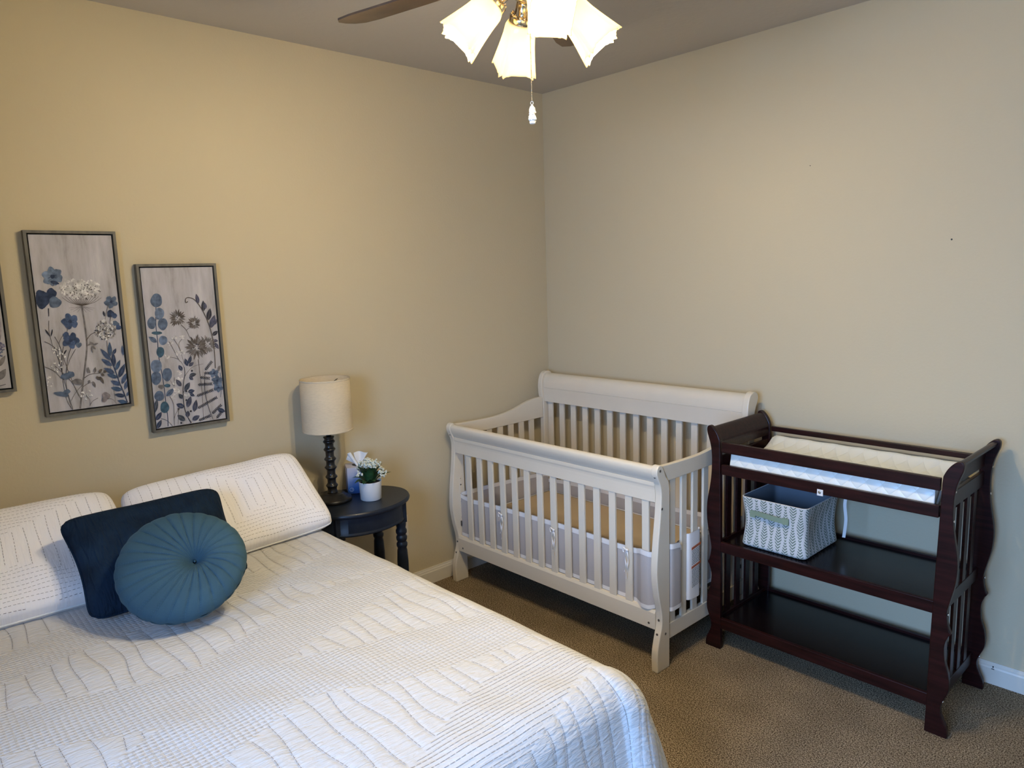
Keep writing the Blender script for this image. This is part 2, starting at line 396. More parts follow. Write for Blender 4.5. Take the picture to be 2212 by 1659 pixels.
def tag(o, label=None, cat=None, group=None, kind=None):
    if label: o['label'] = label
    if cat: o['category'] = cat
    if group: o['group'] = group
    if kind: o['kind'] = kind
    return o
def thing(name, label, cat, loc=(0, 0, 0), group=None):
    o = bpy.data.objects.new(name, None); col.objects.link(o); o.location = loc; o.empty_display_size = 0.05
    return tag(o, label, cat, group)
def link(name, me, mats, parent=None, origin=(0, 0, 0)):
    o = bpy.data.objects.new(name, me); col.objects.link(o)
    for m_ in (mats if isinstance(mats, (list, tuple)) else [mats]): me.materials.append(m_)
    if parent:
        o.parent = parent
        w_ = Vector(parent.get('_w', (0, 0, 0))) if '_w' in parent else parent.location
        o.location = Vector(origin) - WORLD.get(parent.name, parent.location)
    else:
        o.location = origin
    WORLD[o.name] = Vector(origin)
    return o
WORLD = {}
def obj(name, mb, mats, parent=None, origin=(0, 0, 0), bevel=0, seg=2, fixn=True):
    me = bpy.data.meshes.new(name)
    ox, oy, oz = origin
    me.from_pydata([(x - ox, y - oy, z - oz) for x, y, z in mb.v], [], mb.f)
    me.polygons.foreach_set('material_index', mb.fm); me.polygons.foreach_set('use_smooth', mb.sm)
    if fixn:
        import bmesh
        b = bmesh.new(); b.from_mesh(me); bmesh.ops.recalc_face_normals(b, faces=b.faces); b.to_mesh(me); b.free()
    o = link(name, me, mats, parent, origin)
    if bevel:
        md = o.modifiers.new('bevel', 'BEVEL'); md.width = bevel; md.segments = seg; md.limit_method = 'ANGLE'; md.angle_limit = math.radians(40)
        md.harden_normals = False
    return o
def cp(o, loc_delta, parent=None):
    """copy of a part (mesh shared) and of its sub-parts"""
    c = o.copy(); col.objects.link(c); c.parent = parent or o.parent
    c.location = o.location + Vector(loc_delta); WORLD[c.name] = WORLD[o.name] + Vector(loc_delta)
    for ch in list(o.children):
        d = ch.copy(); col.objects.link(d); d.parent = c
    return c
def smooth_path(pts, n=6):
    """Catmull-Rom through 2-D/3-D points"""
    P = [Vector(p) for p in pts]; out = []
    for i in range(len(P) - 1):
        p0, p1, p2, p3 = P[max(i - 1, 0)], P[i], P[i + 1], P[min(i + 2, len(P) - 1)]
        for k in range(n):
            t = k / n
            out.append(0.5 * ((2 * p1) + (-p0 + p2) * t + (2 * p0 - 5 * p1 + 4 * p2 - p3) * t * t + (-p0 + 3 * p1 - 3 * p2 + p3) * t ** 3))
    out.append(P[-1]); return out
def sm2(pts, n=5): return [tuple(p)[:2] for p in smooth_path([(a, b, 0) for a, b in pts], n)]

# ---------------------------------------------------------------- room shell
T = 0.12
tag(obj('floor', MB().box(-T, RX + T, RY - T, T, -0.1, 0), M_carpet), kind='structure')
tag(obj('ceiling', MB().box(-T, RX + T, RY - T, T, RH, RH + 0.1), M_ceil), kind='structure')
tag(obj('wall_left', MB().box(-T, 0, RY - T, T, 0, RH), M_wall), kind='structure')
wb = tag(obj('wall_back', MB().box(0, RX, 0, T, 0, RH), M_wall), kind='structure')
for (x, z, r) in ((2.217, 1.768, 0.0035), (1.642, 2.12, 0.0022)):
    obj('nail_hole', MB().lathe([(r, 0), (r * 0.6, 0.001)], (x, -0.0005, z), axis=(0, -1, 0), n=8), M_dark, wb)
tag(obj('wall_right', MB().box(RX, RX + T, RY, 0, 0, RH), M_wall), kind='structure')
x0, x1, z0, z1 = WIN
wf = MB().box(0, x0, RY - T, RY, 0, RH).box(x1, RX, RY - T, RY, 0, RH).box(x0, x1, RY - T, RY, 0, z0).box(x0, x1, RY - T, RY, z1, RH)
tag(obj('wall_front', wf, M_wall), kind='structure')
wn = MB()
for a, b, c, d in ((x0 - .06, x1 + .06, z1, z1 + .07), (x0 - .06, x1 + .06, z0 - .07, z0), (x0 - .06, x0, z0, z1), (x1, x1 + .06, z0, z1)):
    wn.box(a, b, RY - 0.02, RY + 0.018, c, d)
wn.box(x0, x1, RY - .07, RY - .04, (z0 + z1) / 2 - .02, (z0 + z1) / 2 + .02)
win = tag(obj('window_1', wn, M_trim), kind='structure')
obj('window_pane', MB().box(x0, x1, RY - .058, RY - .054, z0, z1), M_glass, win)
BBP = [(0, 0), (-.014, 0), (-.014, .066), (-.011, .072), (-.0105, .078), (-.007, .083), (-.006, .09), (0, .09)]
tag(obj('baseboard_back', MB().prism(BBP, 0, 0.0, RX), M_trim), kind='structure')
tag(obj('baseboard_left', MB().prism([(-a, b) for a, b in BBP], 1, RY, 0), M_trim), kind='structure')
tag(obj('baseboard_right', MB().prism([(RX + a, b) for a, b in BBP], 1, RY, 0), M_trim), kind='structure')
bbk = bpy.data.objects['baseboard_back']
ch = MB(); ch.box(2.452, 2.462, -.0150, -.0138, .064, .067).box(2.455, 2.459, -.0125, -.0105, .070, .077)
obj('paint_chip', ch, M_dark, bbk)

# ---------------------------------------------------------------- crib
crib = thing('crib', 'white wooden sleigh crib with slatted sides in the corner of the room', 'crib', (0.765, -0.47, 0))
FP = sm2([(-.876, 0), (-.877, .085), (-.862, .150), (-.846, .205), (-.848, .260), (-.866, .335), (-.878, .410), (-.880, .470), (-.872, .560), (-.860, .650), (-.852, .720), (-.849, .775), (-.855, .812), (-.867, .838), (-.878, .864), (-.877, .886), (-.864, .900), (-.846, .898), (-.832, .880)])
FP += [(-.815, .845), (-.796, .822), (-.790, .79), (-.789, 0)]
BP = sm2([(-.066, 0), (-.066, .085), (-.080, .150), (-.094, .205), (-.092, .260), (-.074, .335), (-.062, .410), (-.060, .470), (-.068, .560), (-.078, .650), (-.088, .750), (-.100, .850), (-.110, .930), (-.108, .985), (-.096, 1.025), (-.080, 1.055), (-.074, 1.075), (-.082, 1.094), (-.104, 1.104), (-.130, 1.102), (-.152, 1.085), (-.166, 1.05), (-.170, 1.01), (-.166, .965), (-.156, .93)])
BP += [(-.154, .9), (-.153, 0)]
for nm, poly, a, b in (('f', FP, .070, .102), ('f', FP, 1.426, 1.458), ('b', BP, .070, .102), ('b', BP, 1.426, 1.458)):
    p = obj('corner_post', MB().prism(poly, 0, a, b), M_white, crib, bevel=0.004)
    right = a > 1
    sx = b if right else b     # visible faces look towards +x
    if nm == 'f':
        if right:
            for (y, z) in ((-.858, .878), (-.845, .50 + .215), (-.82, .145 + .015)):
                obj('screw', MB().lathe([(.0055, 0), (.0055, .0012), (.003, .0014), (.0, -.001)], (b, y, z), axis=(1, 0, 0), n=10, cap=False), M_screw, p)
        else:
            pl = obj('mounting_plate', MB().box(b, b + .003, -.828, -.812, .33, .60), M_white, p, bevel=.001)
        for z in (.852, .225, .165) if right else (.838, .225, .165):
            yy = {.852: -.8725, .838: -.866, .225: -.846, .165: -.858}[z]
            obj('screw', MB().lathe([(.0052, 0), (.0052, .002), (.003, .0022), (0, .001)], ((a + b) / 2, yy + .001, z), axis=(0, -1, 0), n=10, cap=False), M_screw, p)
hm = MB()
for i, z in enumerate((.585, .550, .500, .455, .410, .365)):
    hm.lathe([(.0045 if i % 2 else .0025, 0), (.004 if i % 2 else .002, .001)], (.105, -.820, z), axis=(1, 0, 0), n=8)
obj('adjustment_holes', hm, M_screw, crib)['kind'] = 'stuff'
obj('support_bracket', MB().box(.103, .108, -.83, -.812, .315, .345).prism([(-.82, .335), (-.81, .335), (-.775, .28), (-.79, .28)], 0, .103, .108), M_screw, crib)
# sleigh shaped top rails
FR = sm2([(-.850, .737), (-.850, .79), (-.854, .808)], 3) + [(-.8545, .8225), (-.8515, .8235), (-.8545, .8245)] + sm2([(-.858, .832), (-.868, .850), (-.874, .868), (-.873, .884), (-.862, .893), (-.848, .892), (-.837, .878), (-.832, .85), (-.828, .81), (-.828, .737)], 4)
obj('front_top_rail', MB().prism(FR, 0, .102, 1.426), M_white, crib, bevel=.0012, seg=1)
HR = sm2([(-.148, .922), (-.150, .97), (-.153, 1.0)], 3) + [(-.154, 1.0065), (-.151, 1.0075), (-.154, 1.0085)] + sm2([(-.154, 1.02), (-.150, 1.05), (-.138, 1.077), (-.120, 1.090), (-.100, 1.092), (-.086, 1.083), (-.084, 1.068), (-.098, 1.05), (-.115, 1.02), (-.124, .98), (-.126, .922)], 4)
obj('headboard_rail', MB().prism(HR, 0, .102, 1.426), M_white, crib, bevel=.0012, seg=1)
FB = [(-.852, .178), (-.852, .250), (-.846, .262), (-.828, .262), (-.828, .178)]
fbr = MB().prism(FB, 0, .102, 1.426)
fb = obj('front_bottom_rail', fbr, M_white, crib, bevel=.0015)
for x in (.14, 1.395):
    obj('screw', MB().lathe([(.0052, 0), (.0052, .0012), (.003, .0014), (0, 0)], (x, -.852, .20), axis=(0, -1, 0), n=10, cap=False), M_screw, fb)
obj('back_bottom_rail', MB().box(.102, 1.426, -.125, -.103, .178, .262), M_white, crib, bevel=.002)
ET = sm2([(-.838, .893), (-.76, .890), (-.66, .888), (-.55, .889), (-.47, .896), (-.40, .908), (-.335, .925), (-.27, .942), (-.21, .950), (-.158, .951)]) + [(-.158, .826), (-.30, .824), (-.60, .822), (-.792, .822), (-.80, .842)]
for a in (.076, 1.430):
    obj('end_top_rail', MB().prism(ET, 0, a, a + .022), M_white, crib, bevel=.0025)
    obj('end_bottom_rail', MB().box(a, a + .022, -.789, -.153, .122, .190), M_white, crib, bevel=.002)
sl = obj('slat', MB().box(.188, .188 + .036, -.846, -.834, .258, .742), M_white, crib, origin=(.206, -.84, .5), bevel=.002)
for i in range(1, 14): cp(sl, (.0898 * i, 0, 0))
sl = obj('slat', MB().box(.114, .114 + .036, -.128, -.116, .258, .925), M_white, crib, origin=(.132, -.122, .6), bevel=.002)
for i in range(1, 15):
    if .0917 * i + .15 < 1.43: cp(sl, (.0917 * i, 0, 0))
for a in (.081, 1.435):
    sl = obj('slat', MB().box(a, a + .012, -.772, -.734, .186, .826), M_white, crib, origin=(a, -.753, .5), bevel=.002)
    for i in range(1, 8):
        if -.734 + .084 * i < -.155: cp(sl, (0, .084 * i, 0))
ms = MB().box(.108, 1.42, -.80, -.14, .232, .250)
obj('mattress_support', ms, M_screw, crib)

mt = thing('crib_mattress', 'tan crib mattress lying inside the white crib', 'mattress', (.765, -.47, .25))
obj('mattress_pad', MB().box(.118, 1.408, -.815, -.14, .252, .368), M_mattress, mt, bevel=.02, seg=3)
pz = MB(); L_ = [(.128, -.805), (1.398, -.805), (1.398, -.15), (.128, -.15), (.128, -.805)]
for i in range(4): pz.tube([(L_[i][0], L_[i][1], .369), (L_[i + 1][0], L_[i + 1][1], .369)], .003, 6)
obj('piping', pz, M_trimfab, mt)

# mesh liner woven round the inside of the crib
liner = thing('crib_liner', 'white mesh crib liner tied to the crib slats with small ribbons', 'crib liner', (.765, -.47, .26))
def band(path, ztop, zbot, parent, name, mats, thick=0.003, rows=8):
    """upright cloth band along a plan path [(x,y)]; ztop/zbot functions of arc fraction"""
    pts = smooth_path([(a, b, 0) for a, b in path], 10); n = len(pts); mb = MB()
    for s_ in (0, 1):
        G = []
        for i, p in enumerate(pts):
            t_ = (pts[min(i + 1, n - 1)] - pts[max(i - 1, 0)]).normalized(); nn = Vector((t_.y, -t_.x, 0)) * thick * (s_ - .5)
            f = i / (n - 1); zt, zb = ztop(f), zbot(f)
            G.append([(p.x + nn.x + .0025 * math.sin(9 * k + i * .7) * 0, p.y + nn.y, zb + (zt - zb) * k / rows) for k in range(rows + 1)])
        mb.grid(G)
    obj(name, mb, mats, parent, fixn=False)
    return pts
def trimband(pts_path, ztop, zbot, parent, name='trim_band', h=.022):
    band(pts_path, ztop, lambda f: ztop(f) - h, parent, name, M_trimfab, thick=.006, rows=1)
    band(pts_path, lambda f: zbot(f) + h * .8, zbot, parent, name, M_trimfab, thick=.006, rows=1)
front = [(.106, -.822), (.16, -.824), (.30, -.822), (.60, -.824), (.9, -.822), (1.18, -.824), (1.30, -.826), (1.335, -.840), (1.36, -.853), (1.392, -.853), (1.415, -.835)]
ft = lambda f: .487 + .034 * f + (.012 * math.cos(f * 9) if f < .15 else 0) - .006 * math.sin(f * 14)
fbz = lambda f: .262 + (0 if f < .9 else (f - .9) * .05)
band(front, ft, fbz, liner, 'front_panel', M_mesh); trimband(front, ft, fbz, liner)
leftp = [(.106, -.822), (.112, -.76), (.110, -.5), (.112, -.2), (.112, -.142)]
lt = lambda f: .495 + .02 * math.sin(f * 3 + .5) - .02 * f
band(leftp, lt, lambda f: .265, liner, 'left_panel', M_mesh); trimband(leftp, lt, lambda f: .265, liner)
backp = [(.112, -.136), (.4, -.134), (.8, -.136), (1.1, -.134), (1.415, -.138)]
btp = lambda f: .438 + .035 * f + .008 * math.sin(f * 7)
band(backp, btp, lambda f: .265, liner, 'back_panel', M_mesh); trimband(backp, btp, lambda f: .265, liner)
rightp = [(1.420, -.789), (1.440, -.786), (1.459, -.776), (1.462, -.74), (1.460, -.715), (1.452, -.702), (1.430, -.694), (1.420, -.67), (1.424, -.645), (1.424, -.60), (1.424, -.5), (1.42, -.3), (1.42, -.142)]
rtp = lambda f: .540 + .006 * math.sin(f * 11) - (.035 * f if f > .3 else 0)
rbz = lambda f: .246 + .01 * f
band(rightp, rtp, rbz, liner, 'right_panel', M_mesh); trimband(rightp, rtp, rbz, liner)
# fabric flap with the printed care label, wrapped round the third slat
lab = [(1.447, -.650), (1.456, -.644), (1.460, -.625), (1.461, -.60), (1.460, -.575), (1.454, -.562), (1.447, -.560)]
band(lab, lambda f: .553 + .008 * f, lambda f: .252, liner, 'label_flap', M_trimfab, thick=.004)
lb = MB(); ln = MB()
xl = 1.4638
def lrow(z0_, z1_, mi, y0_=-.636, y1_=-.566, sl_=.010):
    ln.add([(xl, y0_, z0_), (xl, y1_, z0_ + sl_), (xl, y1_, z1_ + sl_), (xl, y0_, z1_)], [(0, 1, 2, 3)], mi)
lrow(.478, .490, 1); lrow(.392, .403, 1)
for z_ in [.470 - .0075 * i for i in range(9)] + [.384 - .0072 * i for i in range(12)]:
    y_ = -.632
    while y_ < -.574:
        l_ = rnd.uniform(.003, .011)
        f_ = (y_ + .636) / .07
        ln.add([(xl, y_, z_ + .01 * f_), (xl, y_ + l_, z_ + .01 * (f_ + l_ / .07)), (xl, y_ + l_, z_ + .0032 + .01 * (f_ + l_ / .07)), (xl, y_, z_ + .0032 + .01 * f_)], [(0, 1, 2, 3)], 0)
        y_ += l_ + .0022
for z_ in (.4815, .3950):
    y_ = -.632
    while y_ < -.572:
        l_ = rnd.uniform(.003, .005); f_ = (y_ + .636) / .07
        ln.add([(xl + .0004, y_, z_ + .01 * f_), (xl + .0004, y_ + l_, z_ + .01 * f_), (xl + .0004, y_ + l_, z_ + .005 + .01 * f_), (xl + .0004, y_, z_ + .005 + .01 * f_)], [(0, 1, 2, 3)], 0)
        y_ += l_ + .0022
lo_ = obj('label_print', ln, [M_ink, M_orange], liner, fixn=False); lo_['label'] = 'small dark text under two orange heading bands'
for (x, zt) in ((.475, .468), (.845, .478), (1.283, .495)):
    tb_ = MB()
    def ribbon(pp, w_=.009):
        pp = smooth_path(pp, 6); G = []
        for i, p in enumerate(pp):
            a_ = i * .35
            d = Vector((math.cos(a_) * .8, math.sin(a_) * .5, .15)) * w_ / 2
            G.append([tuple(p - d), tuple(p + d)])
        tb_.grid(G)
    ribbon([(x - .022, -.850, zt), (x, -.855, zt + .004), (x + .02, -.851, zt - .002)])
    ribbon([(x, -.856, zt), (x - .016, -.862, zt + .012), (x - .012, -.862, zt - .01), (x, -.857, zt)])
    ribbon([(x, -.856, zt), (x - .008, -.858, zt - .03), (x - .002, -.860, zt - .065), (x - .012, -.857, zt - .10)])
    ribbon([(x, -.856, zt), (x + .010, -.858, zt - .035), (x + .006, -.861, zt - .07), (x - .004, -.857, zt - .13)])
    tb_.ball((x, -.855, zt), .007, 8)
    obj('tie_ribbon', tb_, M_trimfab, liner, fixn=False)

# ---------------------------------------------------------------- changing table
ct = thing('changing_table', 'dark cherry wood changing table with two open shelves right of the white crib', 'changing table', (1.953, -.29, 0))
CO = [(2.369, 0), (2.371, .10), (2.372, .36), (2.376, .6), (2.380, .80), (2.382, .93)] + sm2([(2.384, .955), (2.394, .978), (2.408, .998), (2.423, 1.011), (2.436, 1.014), (2.445, 1.005), (2.445, .985), (2.437, .96), (2.428, .93), (2.422, .89), (2.421, .84), (2.424, .785), (2.432, .73), (2.441, .68), (2.444, .63), (2.440, .575), (2.430, .525), (2.422, .485), (2.420, .460), (2.424, .430)], 3) + [(2.430, .408), (2.437, .396), (2.429, .385)] + sm2([(2.421, .362), (2.418, .335), (2.422, .29), (2.434, .25), (2.440, .21), (2.438, .175), (2.427, .145), (2.417, .115), (2.418, .090), (2.429, .062), (2.439, .040), (2.443, .018), (2.443, 0)], 3)
mir = lambda P: [(3.906 - a, b) for a, b in P]
for poly in (mir(CO), CO):
    for y in (-.519, -.085):
        obj('corner_post', MB().prism(poly, 1, y, y + .022), M_cherry, ct, bevel=.003)
# curled end panels
EP = sm2([(2.386, .905), (2.386, .945), (2.396, .975), (2.410, .996), (2.425, 1.006), (2.438, 1.003)], 4) + sm2([(2.434, .990), (2.420, .992), (2.408, .975), (2.400, .95), (2.398, .905)], 4)
for f_ in (lambda P: P, mir):
    obj('curled_end_panel', MB().prism(f_(EP), 1, -.497, -.085, smooth=False), M_cherry, ct, bevel=.001, seg=1)
    for (a, b) in ((.828, .886), (.450, .500), (.098, .146)):
        obj('end_rail', MB().prism(f_([(2.386, a), (2.400, a), (2.400, b), (2.386, b)]), 1, -.497, -.085), M_cherry, ct, bevel=.002)
    y = -.455
    ys = [-.4265 + .0845 * i for i in range(4)]
    for (a, b) in ((.498, .830), (.144, .452)):
        s0 = obj('slat', MB().prism(f_([(2.388, a), (2.398, a), (2.398, b), (2.388, b)]), 1, -.4265 - .011 - .006, -.4265 + .026 - .006), M_cherry, ct, origin=(f_([(2.393, 0)])[0][0], -.42, (a + b) / 2), bevel=.0015)
        for i in range(1, 4): cp(s0, (0, .0845 * i, 0))
for (a, b) in ((.901, .946), (.804, .848), (.453, .499), (.098, .146)):
    obj('front_rail', MB().box(1.530, 2.376, -.516, -.498, a, b), M_cherry, ct, bevel=.0025)
for (a, b) in ((.922, .945), (.804, .848), (.458, .499), (.104, .146)):
    obj('back_rail', MB().box(1.530, 2.376, -.082, -.066, a, b), M_cherry, ct, bevel=.0025)
obj('top_deck', MB().box(1.522, 2.384, -.498, -.082, .804, .816), M_shelf, ct)
obj('shelf', MB().box(1.522, 2.384, -.498, -.082, .472, .486), M_shelf, ct)
obj('shelf', MB().box(1.522, 2.384, -.498, -.082, .118, .132), M_shelf, ct)
bl = MB()
for x, s_ in ((2.4215, 1), ):
    for y in (-.508, -.074):
        for z in (.905, .80, .46, .13):
            bl.lathe([(.005, 0), (.005, .003), (.003, .004)], (x - .001, y, z), axis=(1, 0, 0), n=8)
for (x, z) in ((2.243, .490), (1.665, .925)):
    pass
obj('bolt_heads', bl, M_chrome, ct)['kind'] = 'stuff'

# changing pad with a contoured top
pad = thing('changing_pad', 'white contoured changing pad with quilted sides on top of the changing table', 'changing pad', (1.955, -.3, .817))
PX0, PX1 = 1.556, 2.352
NY = 40; prof = []
for j in range(NY + 1):
    t_ = j / NY; y = -.488 + .386 * t_
    u_ = abs(t_ - .5) * 2
    z = .868 + .062 * (u_ ** 2.6) if u_ < .9 else .868 + .062 * (.9 ** 2.6) - .05 * ((u_ - .9) / .1) ** 3
    prof.append((y, z))
P = []
NX = 40
def padx(i): return PX0 + (PX1 - PX0) * i / NX
for i in range(NX + 1):
    x = padx(i); e = min(i, NX - i) / NX
    drop = .012 * max(0, 1 - e / .03) ** 2
    row = [(x, -.490, .818)]
    row += [(x, y, z - drop + .0012 * math.sin(x * 50 + y * 20)) for (y, z) in prof]
    row += [(x, -.100, .818)]
    P.append(row)
pb = MB().grid(P)
for k in (0, -1):
    row = P[k]; n0 = len(pb.v); pb.v += row; pb.f.append(tuple(range(n0, n0 + len(row)))); pb.fm.append(0); pb.sm.append(False)
obj('pad_body', pb, M_padq, pad)
obj('edge_piping', MB().tube([(PX0, -.491, .905), (PX1, -.491, .905)], .0025, 6).tube([(PX0, -.099, .905), (PX1, -.099, .905)], .0025, 6).tube([(PX1, -.490, .82), (PX1, -.490, .9)], .0025, 6), M_pad, pad)
sp_ = smooth_path([(1.952, -.10, .817), (1.956, -.045, .80), (1.958, -.055, .74), (1.952, -.07, .68), (1.956, -.068, .63), (1.948, -.072, .585)], 5)
st = MB().grid([[(p.x - .006, p.y, p.z), (p.x + .006, p.y + .001, p.z)] for p in sp_])
sp2 = smooth_path([(1.957, -.25, .817), (1.958, -.252, .76), (1.951, -.256, .70), (1.956, -.252, .63), (1.949, -.25, .552)], 5)
st = MB().grid([[(p.x - .006, p.y, p.z), (p.x + .006, p.y + .003, p.z)] for p in sp2])
obj('safety_strap', st, M_trimfab, pad, fixn=False)
tg = obj('strap_tab', MB().box(1.950, 1.973, -.5175, -.516, .799, .824), M_trimfab, pad)
obj('snap_button', MB().lathe([(.0062, 0), (.0060, .0018), (.004, .003), (.002, .0022)], (1.960, -.5175, .813), axis=(0, -1, 0), n=14), M_chrome, tg)

# fabric storage basket
bk = thing('storage_basket', 'white fabric basket with sage chevron print on the middle shelf', 'basket', (1.74, -.31, .486))
def basket_ring(z, inset=0.0):
    """closed plan outline at height fraction z: rounded rectangle that sags in the middle"""
    hx, hy, r = .146 - inset, .158 - inset, .022
    sag = math.sin(PI * min(1, max(0, z))) ; pts = []
    segs = 14
    def side(ax, ay, bx, by, nx, ny, amt):
        for k in range(segs):
            f = k / segs
            w_ = math.sin(PI * f) * amt * sag
            pts.append((ax + (bx - ax) * f + nx * w_, ay + (by - ay) * f + ny * w_))
    def corner(cx, cy, a0):
        for k in range(5):
            a = a0 + PI / 2 * k / 5; pts.append((cx + r * math.cos(a), cy + r * math.sin(a)))
    side(-hx + r, -hy, hx - r, -hy, 0, 1, .004); corner(hx - r, -hy + r, -PI / 2)
    side(hx, -hy + r, hx, hy - r, -1, 0, .016); corner(hx - r, hy - r, 0)
    side(hx - r, hy, -hx + r, hy, 0, -1, .006); corner(-hx + r, hy - r, PI / 2)
    side(-hx, hy - r, -hx, -hy + r, 1, 0, .016); corner(-hx + r, -hy + r, PI)
    pin = 1 - .045 * math.sin(PI * z) ** 1.5
    out = []
    for (x, y) in pts:
        k_ = pin - .04 * sag * (abs(x) / hx) ** 6 * (abs(y) / hy) ** 6
        out.append((x * k_ + .002 * z, y * k_ - .006 * z))
    return out
def basket_shell(inset, zs, base=.489, h=.222):
    G = []
    for z in zs:
        ring = basket_ring(z, inset + (.012 * (1 - z / .06) ** 2 if z < .06 else 0))
        G.append([(1.740 + x, -.302 + y, base + h * z ) for x, y in ring])
    return G
zs = [0, .02, .04, .06] + [.06 + .94 * k / 16 for k in range(1, 17)]
G = basket_shell(0, zs); bm_ = MB(); bm_.grid(G, closed_v=True)
me = bpy.data.meshes.new('basket_wall'); me.from_pydata(bm_.v, [], bm_.f)
me.polygons.foreach_set('use_smooth', [True] * len(me.polygons))
nr = len(G[0]); peri = [0]
for k in range(1, nr + 1):
    a, b = G[10][k - 1], G[10][k % nr]; peri.append(peri[-1] + math.dist(a, b))
uvl = me.uv_layers.new(name='UVMap')
for p in me.polygons:
    js = [vi % nr for vi in p.vertices]
    wrap = (0 in js) and (nr - 1 in js)
    for li, vi in zip(p.loop_indices, p.vertices):
        j = vi % nr; u = peri[j] if not (wrap and j == 0) else peri[nr]
        uvl.data[li].uv = (u, me.vertices[vi].co.z - .489)
me.transform(Matrix.Translation((-1.74, .31, -.486)))
link('basket_wall', me, M_chev, bk, (1.74, -.31, .486))
inner = MB().grid(basket_shell(.004, [.03] + zs[4:]), closed_v=True)
br = basket_shell(.004, [.03])[0]; inner.v += br; n0 = len(inner.v) - len(br); inner.f.append(tuple(range(n0, n0 + len(br)))); inner.fm.append(0); inner.sm.append(False)
obj('lining', inner, M_lining, bk, fixn=False)
rim = MB(); top = G[-1]; top2 = basket_shell(.004, [1.0])[0]
rim.grid([top, [(a[0] * .5 + b[0] * .5, a[1] * .5 + b[1] * .5, a[2] + .002) for a, b in zip(top, top2)], top2], closed_v=True)
obj('rim', rim, M_pad, bk, fixn=False)
ht = MB()
hp = smooth_path([(1.642, -.4625, .645), (1.660, -.465, .648), (1.70, -.474, .650), (1.745, -.478, .648), (1.775, -.472, .644), (1.79, -.466, .641), (1.81, -.463, .640)], 6)
ht.grid([[(p.x, p.y, p.z - .011), (p.x, p.y - .001, p.z + .011)] for p in hp])
ht.grid([[(p.x, p.y + .003, p.z - .011), (p.x, p.y + .002, p.z + .011)] for p in hp])
for (xa, xb) in ((1.640, 1.664), (1.785, 1.812)):
    ht.box(xa, xb, -.466, -.460, .628, .655)
obj('handle', ht, M_sage, bk, fixn=False)

# ---------------------------------------------------------------- bed
bed = thing('bed', 'bed base and mattress under the white quilt below the framed prints', 'bed', (1.0, -2.55, 0))
obj('mattress', MB().box(.05, 2.00, -3.25, -1.86, .36, .618), M_sheet, bed, bevel=.05, seg=3)
obj('box_spring', MB().box(.05, 2.00, -3.24, -1.87, .16, .36), M_sheet, bed, bevel=.02)
lg = obj('leg', MB().lathe([(.022, 0), (.03, .16)], (.15, -1.95, 0), n=12), M_bedwood, bed, origin=(.15, -1.95, 0))
for d in ((1.75, 0, 0), (0, -1.2, 0), (1.75, -1.2, 0)): cp(lg, d)

rng = np.random.default_rng(3)
def vnoise(x, y, seed=0):
    """cheap smooth noise in [-1,1]"""
    r_ = np.random.default_rng(seed); o = np.zeros_like(np.asarray(x, float) + np.asarray(y, float))
    for k in range(7):
        a = r_.uniform(0, 2 * PI); f = r_.uniform(.7, 1.5); p = r_.uniform(0, 2 * PI)
        o = o + np.sin((x * math.cos(a) + y * math.sin(a)) * f * 2 * PI + p)
    return o / 7 * 1.6
SPARSE = [
    [(.92, -3.4), (.89, -3.03), (.81, -2.72), (.77, -2.34), (.84, -2.18), (.93, -2.07), (.985, -1.80), (.985, -1.4), (1.0, -1.4), (1.0, -1.80), (.97, -2.07), (1.01, -2.19), (1.08, -2.38), (1.18, -2.61), (1.16, -2.75), (1.03, -3.05), (1.03, -3.4)],
    [(.3, -2.36), (.62, -2.24), (.76, -2.17), (.70, -1.99), (.66, -1.80), (.66, -1.4), (.3, -1.4)],
    [(.3, -3.4), (.72, -3.4), (.70, -3.0), (.62, -2.82), (.3, -2.82)],
    [(1.2, -3.4), (1.24, -3.08), (1.32, -2.93), (1.40, -2.78), (1.44, -2.86), (1.50, -2.95), (1.9, -3.4)],
    [(1.33, -2.44), (1.28, -2.32), (1.24, -2.2), (1.21, -2.12), (1.16, -2.0), (1.12, -1.91), (1.10, -1.78), (1.09, -1.3), (1.56, -1.3), (1.54, -1.78), (1.49, -1.91), (1.45, -2.03), (1.42, -2.12), (1.40, -2.25), (1.36, -2.33)],
    [(2.1, -3.0), (1.80, -2.85), (1.62, -2.71), (1.58, -2.60), (1.53, -2.50), (1.57, -2.4), (1.64, -2.29), (1.68, -2.13), (1.70, -2.02), (1.72, -1.81), (1.73, -1.3), (1.80, -1.3), (1.80, -1.79), (1.78, -2.0), (1.80, -2.10), (1.84, -2.22), (1.89, -2.32), (1.94, -2.44), (2.05, -2.62), (2.3, -3.0)],
]
MITRE = [(2.6, -2.75), (2.18, -2.45), (2.10, -2.30), (2.04, -2.12), (1.97, -1.94), (1.93, -1.80), (1.86, -1.55), (1.8, -1.3)]
CORNERP = MITRE + [(3.2, -1.3), (3.2, -2.75)]       # beyond the mitre the lines run down over the foot
D3 = [(1.80, -1.30), (1.80, -1.79), (1.78, -2.0), (1.80, -2.10), (1.84, -2.22), (1.89, -2.32), (1.94, -2.44), (2.05, -2.62), (2.3, -3.0), (2.6, -3.0), (2.6, -2.75)] + MITRE[1:]
def inside(poly, x, y):
    c = np.zeros(np.shape(x), bool); n = len(poly)
    for i in range(n):
        x1_, y1_ = poly[i]; x2_, y2_ = poly[(i + 1) % n]
        if y1_ == y2_: continue
        cond = ((y1_ > y) != (y2_ > y)) & (x < (x2_ - x1_) * (y - y1_) / (y2_ - y1_) + x1_)
        c ^= cond
    return c
def sparse_mask(x, y):
    s_ = np.zeros(np.shape(x), bool)
    for p in SPARSE: s_ |= inside(p, x, y)
    return s_ | inside(CORNERP, x, y)
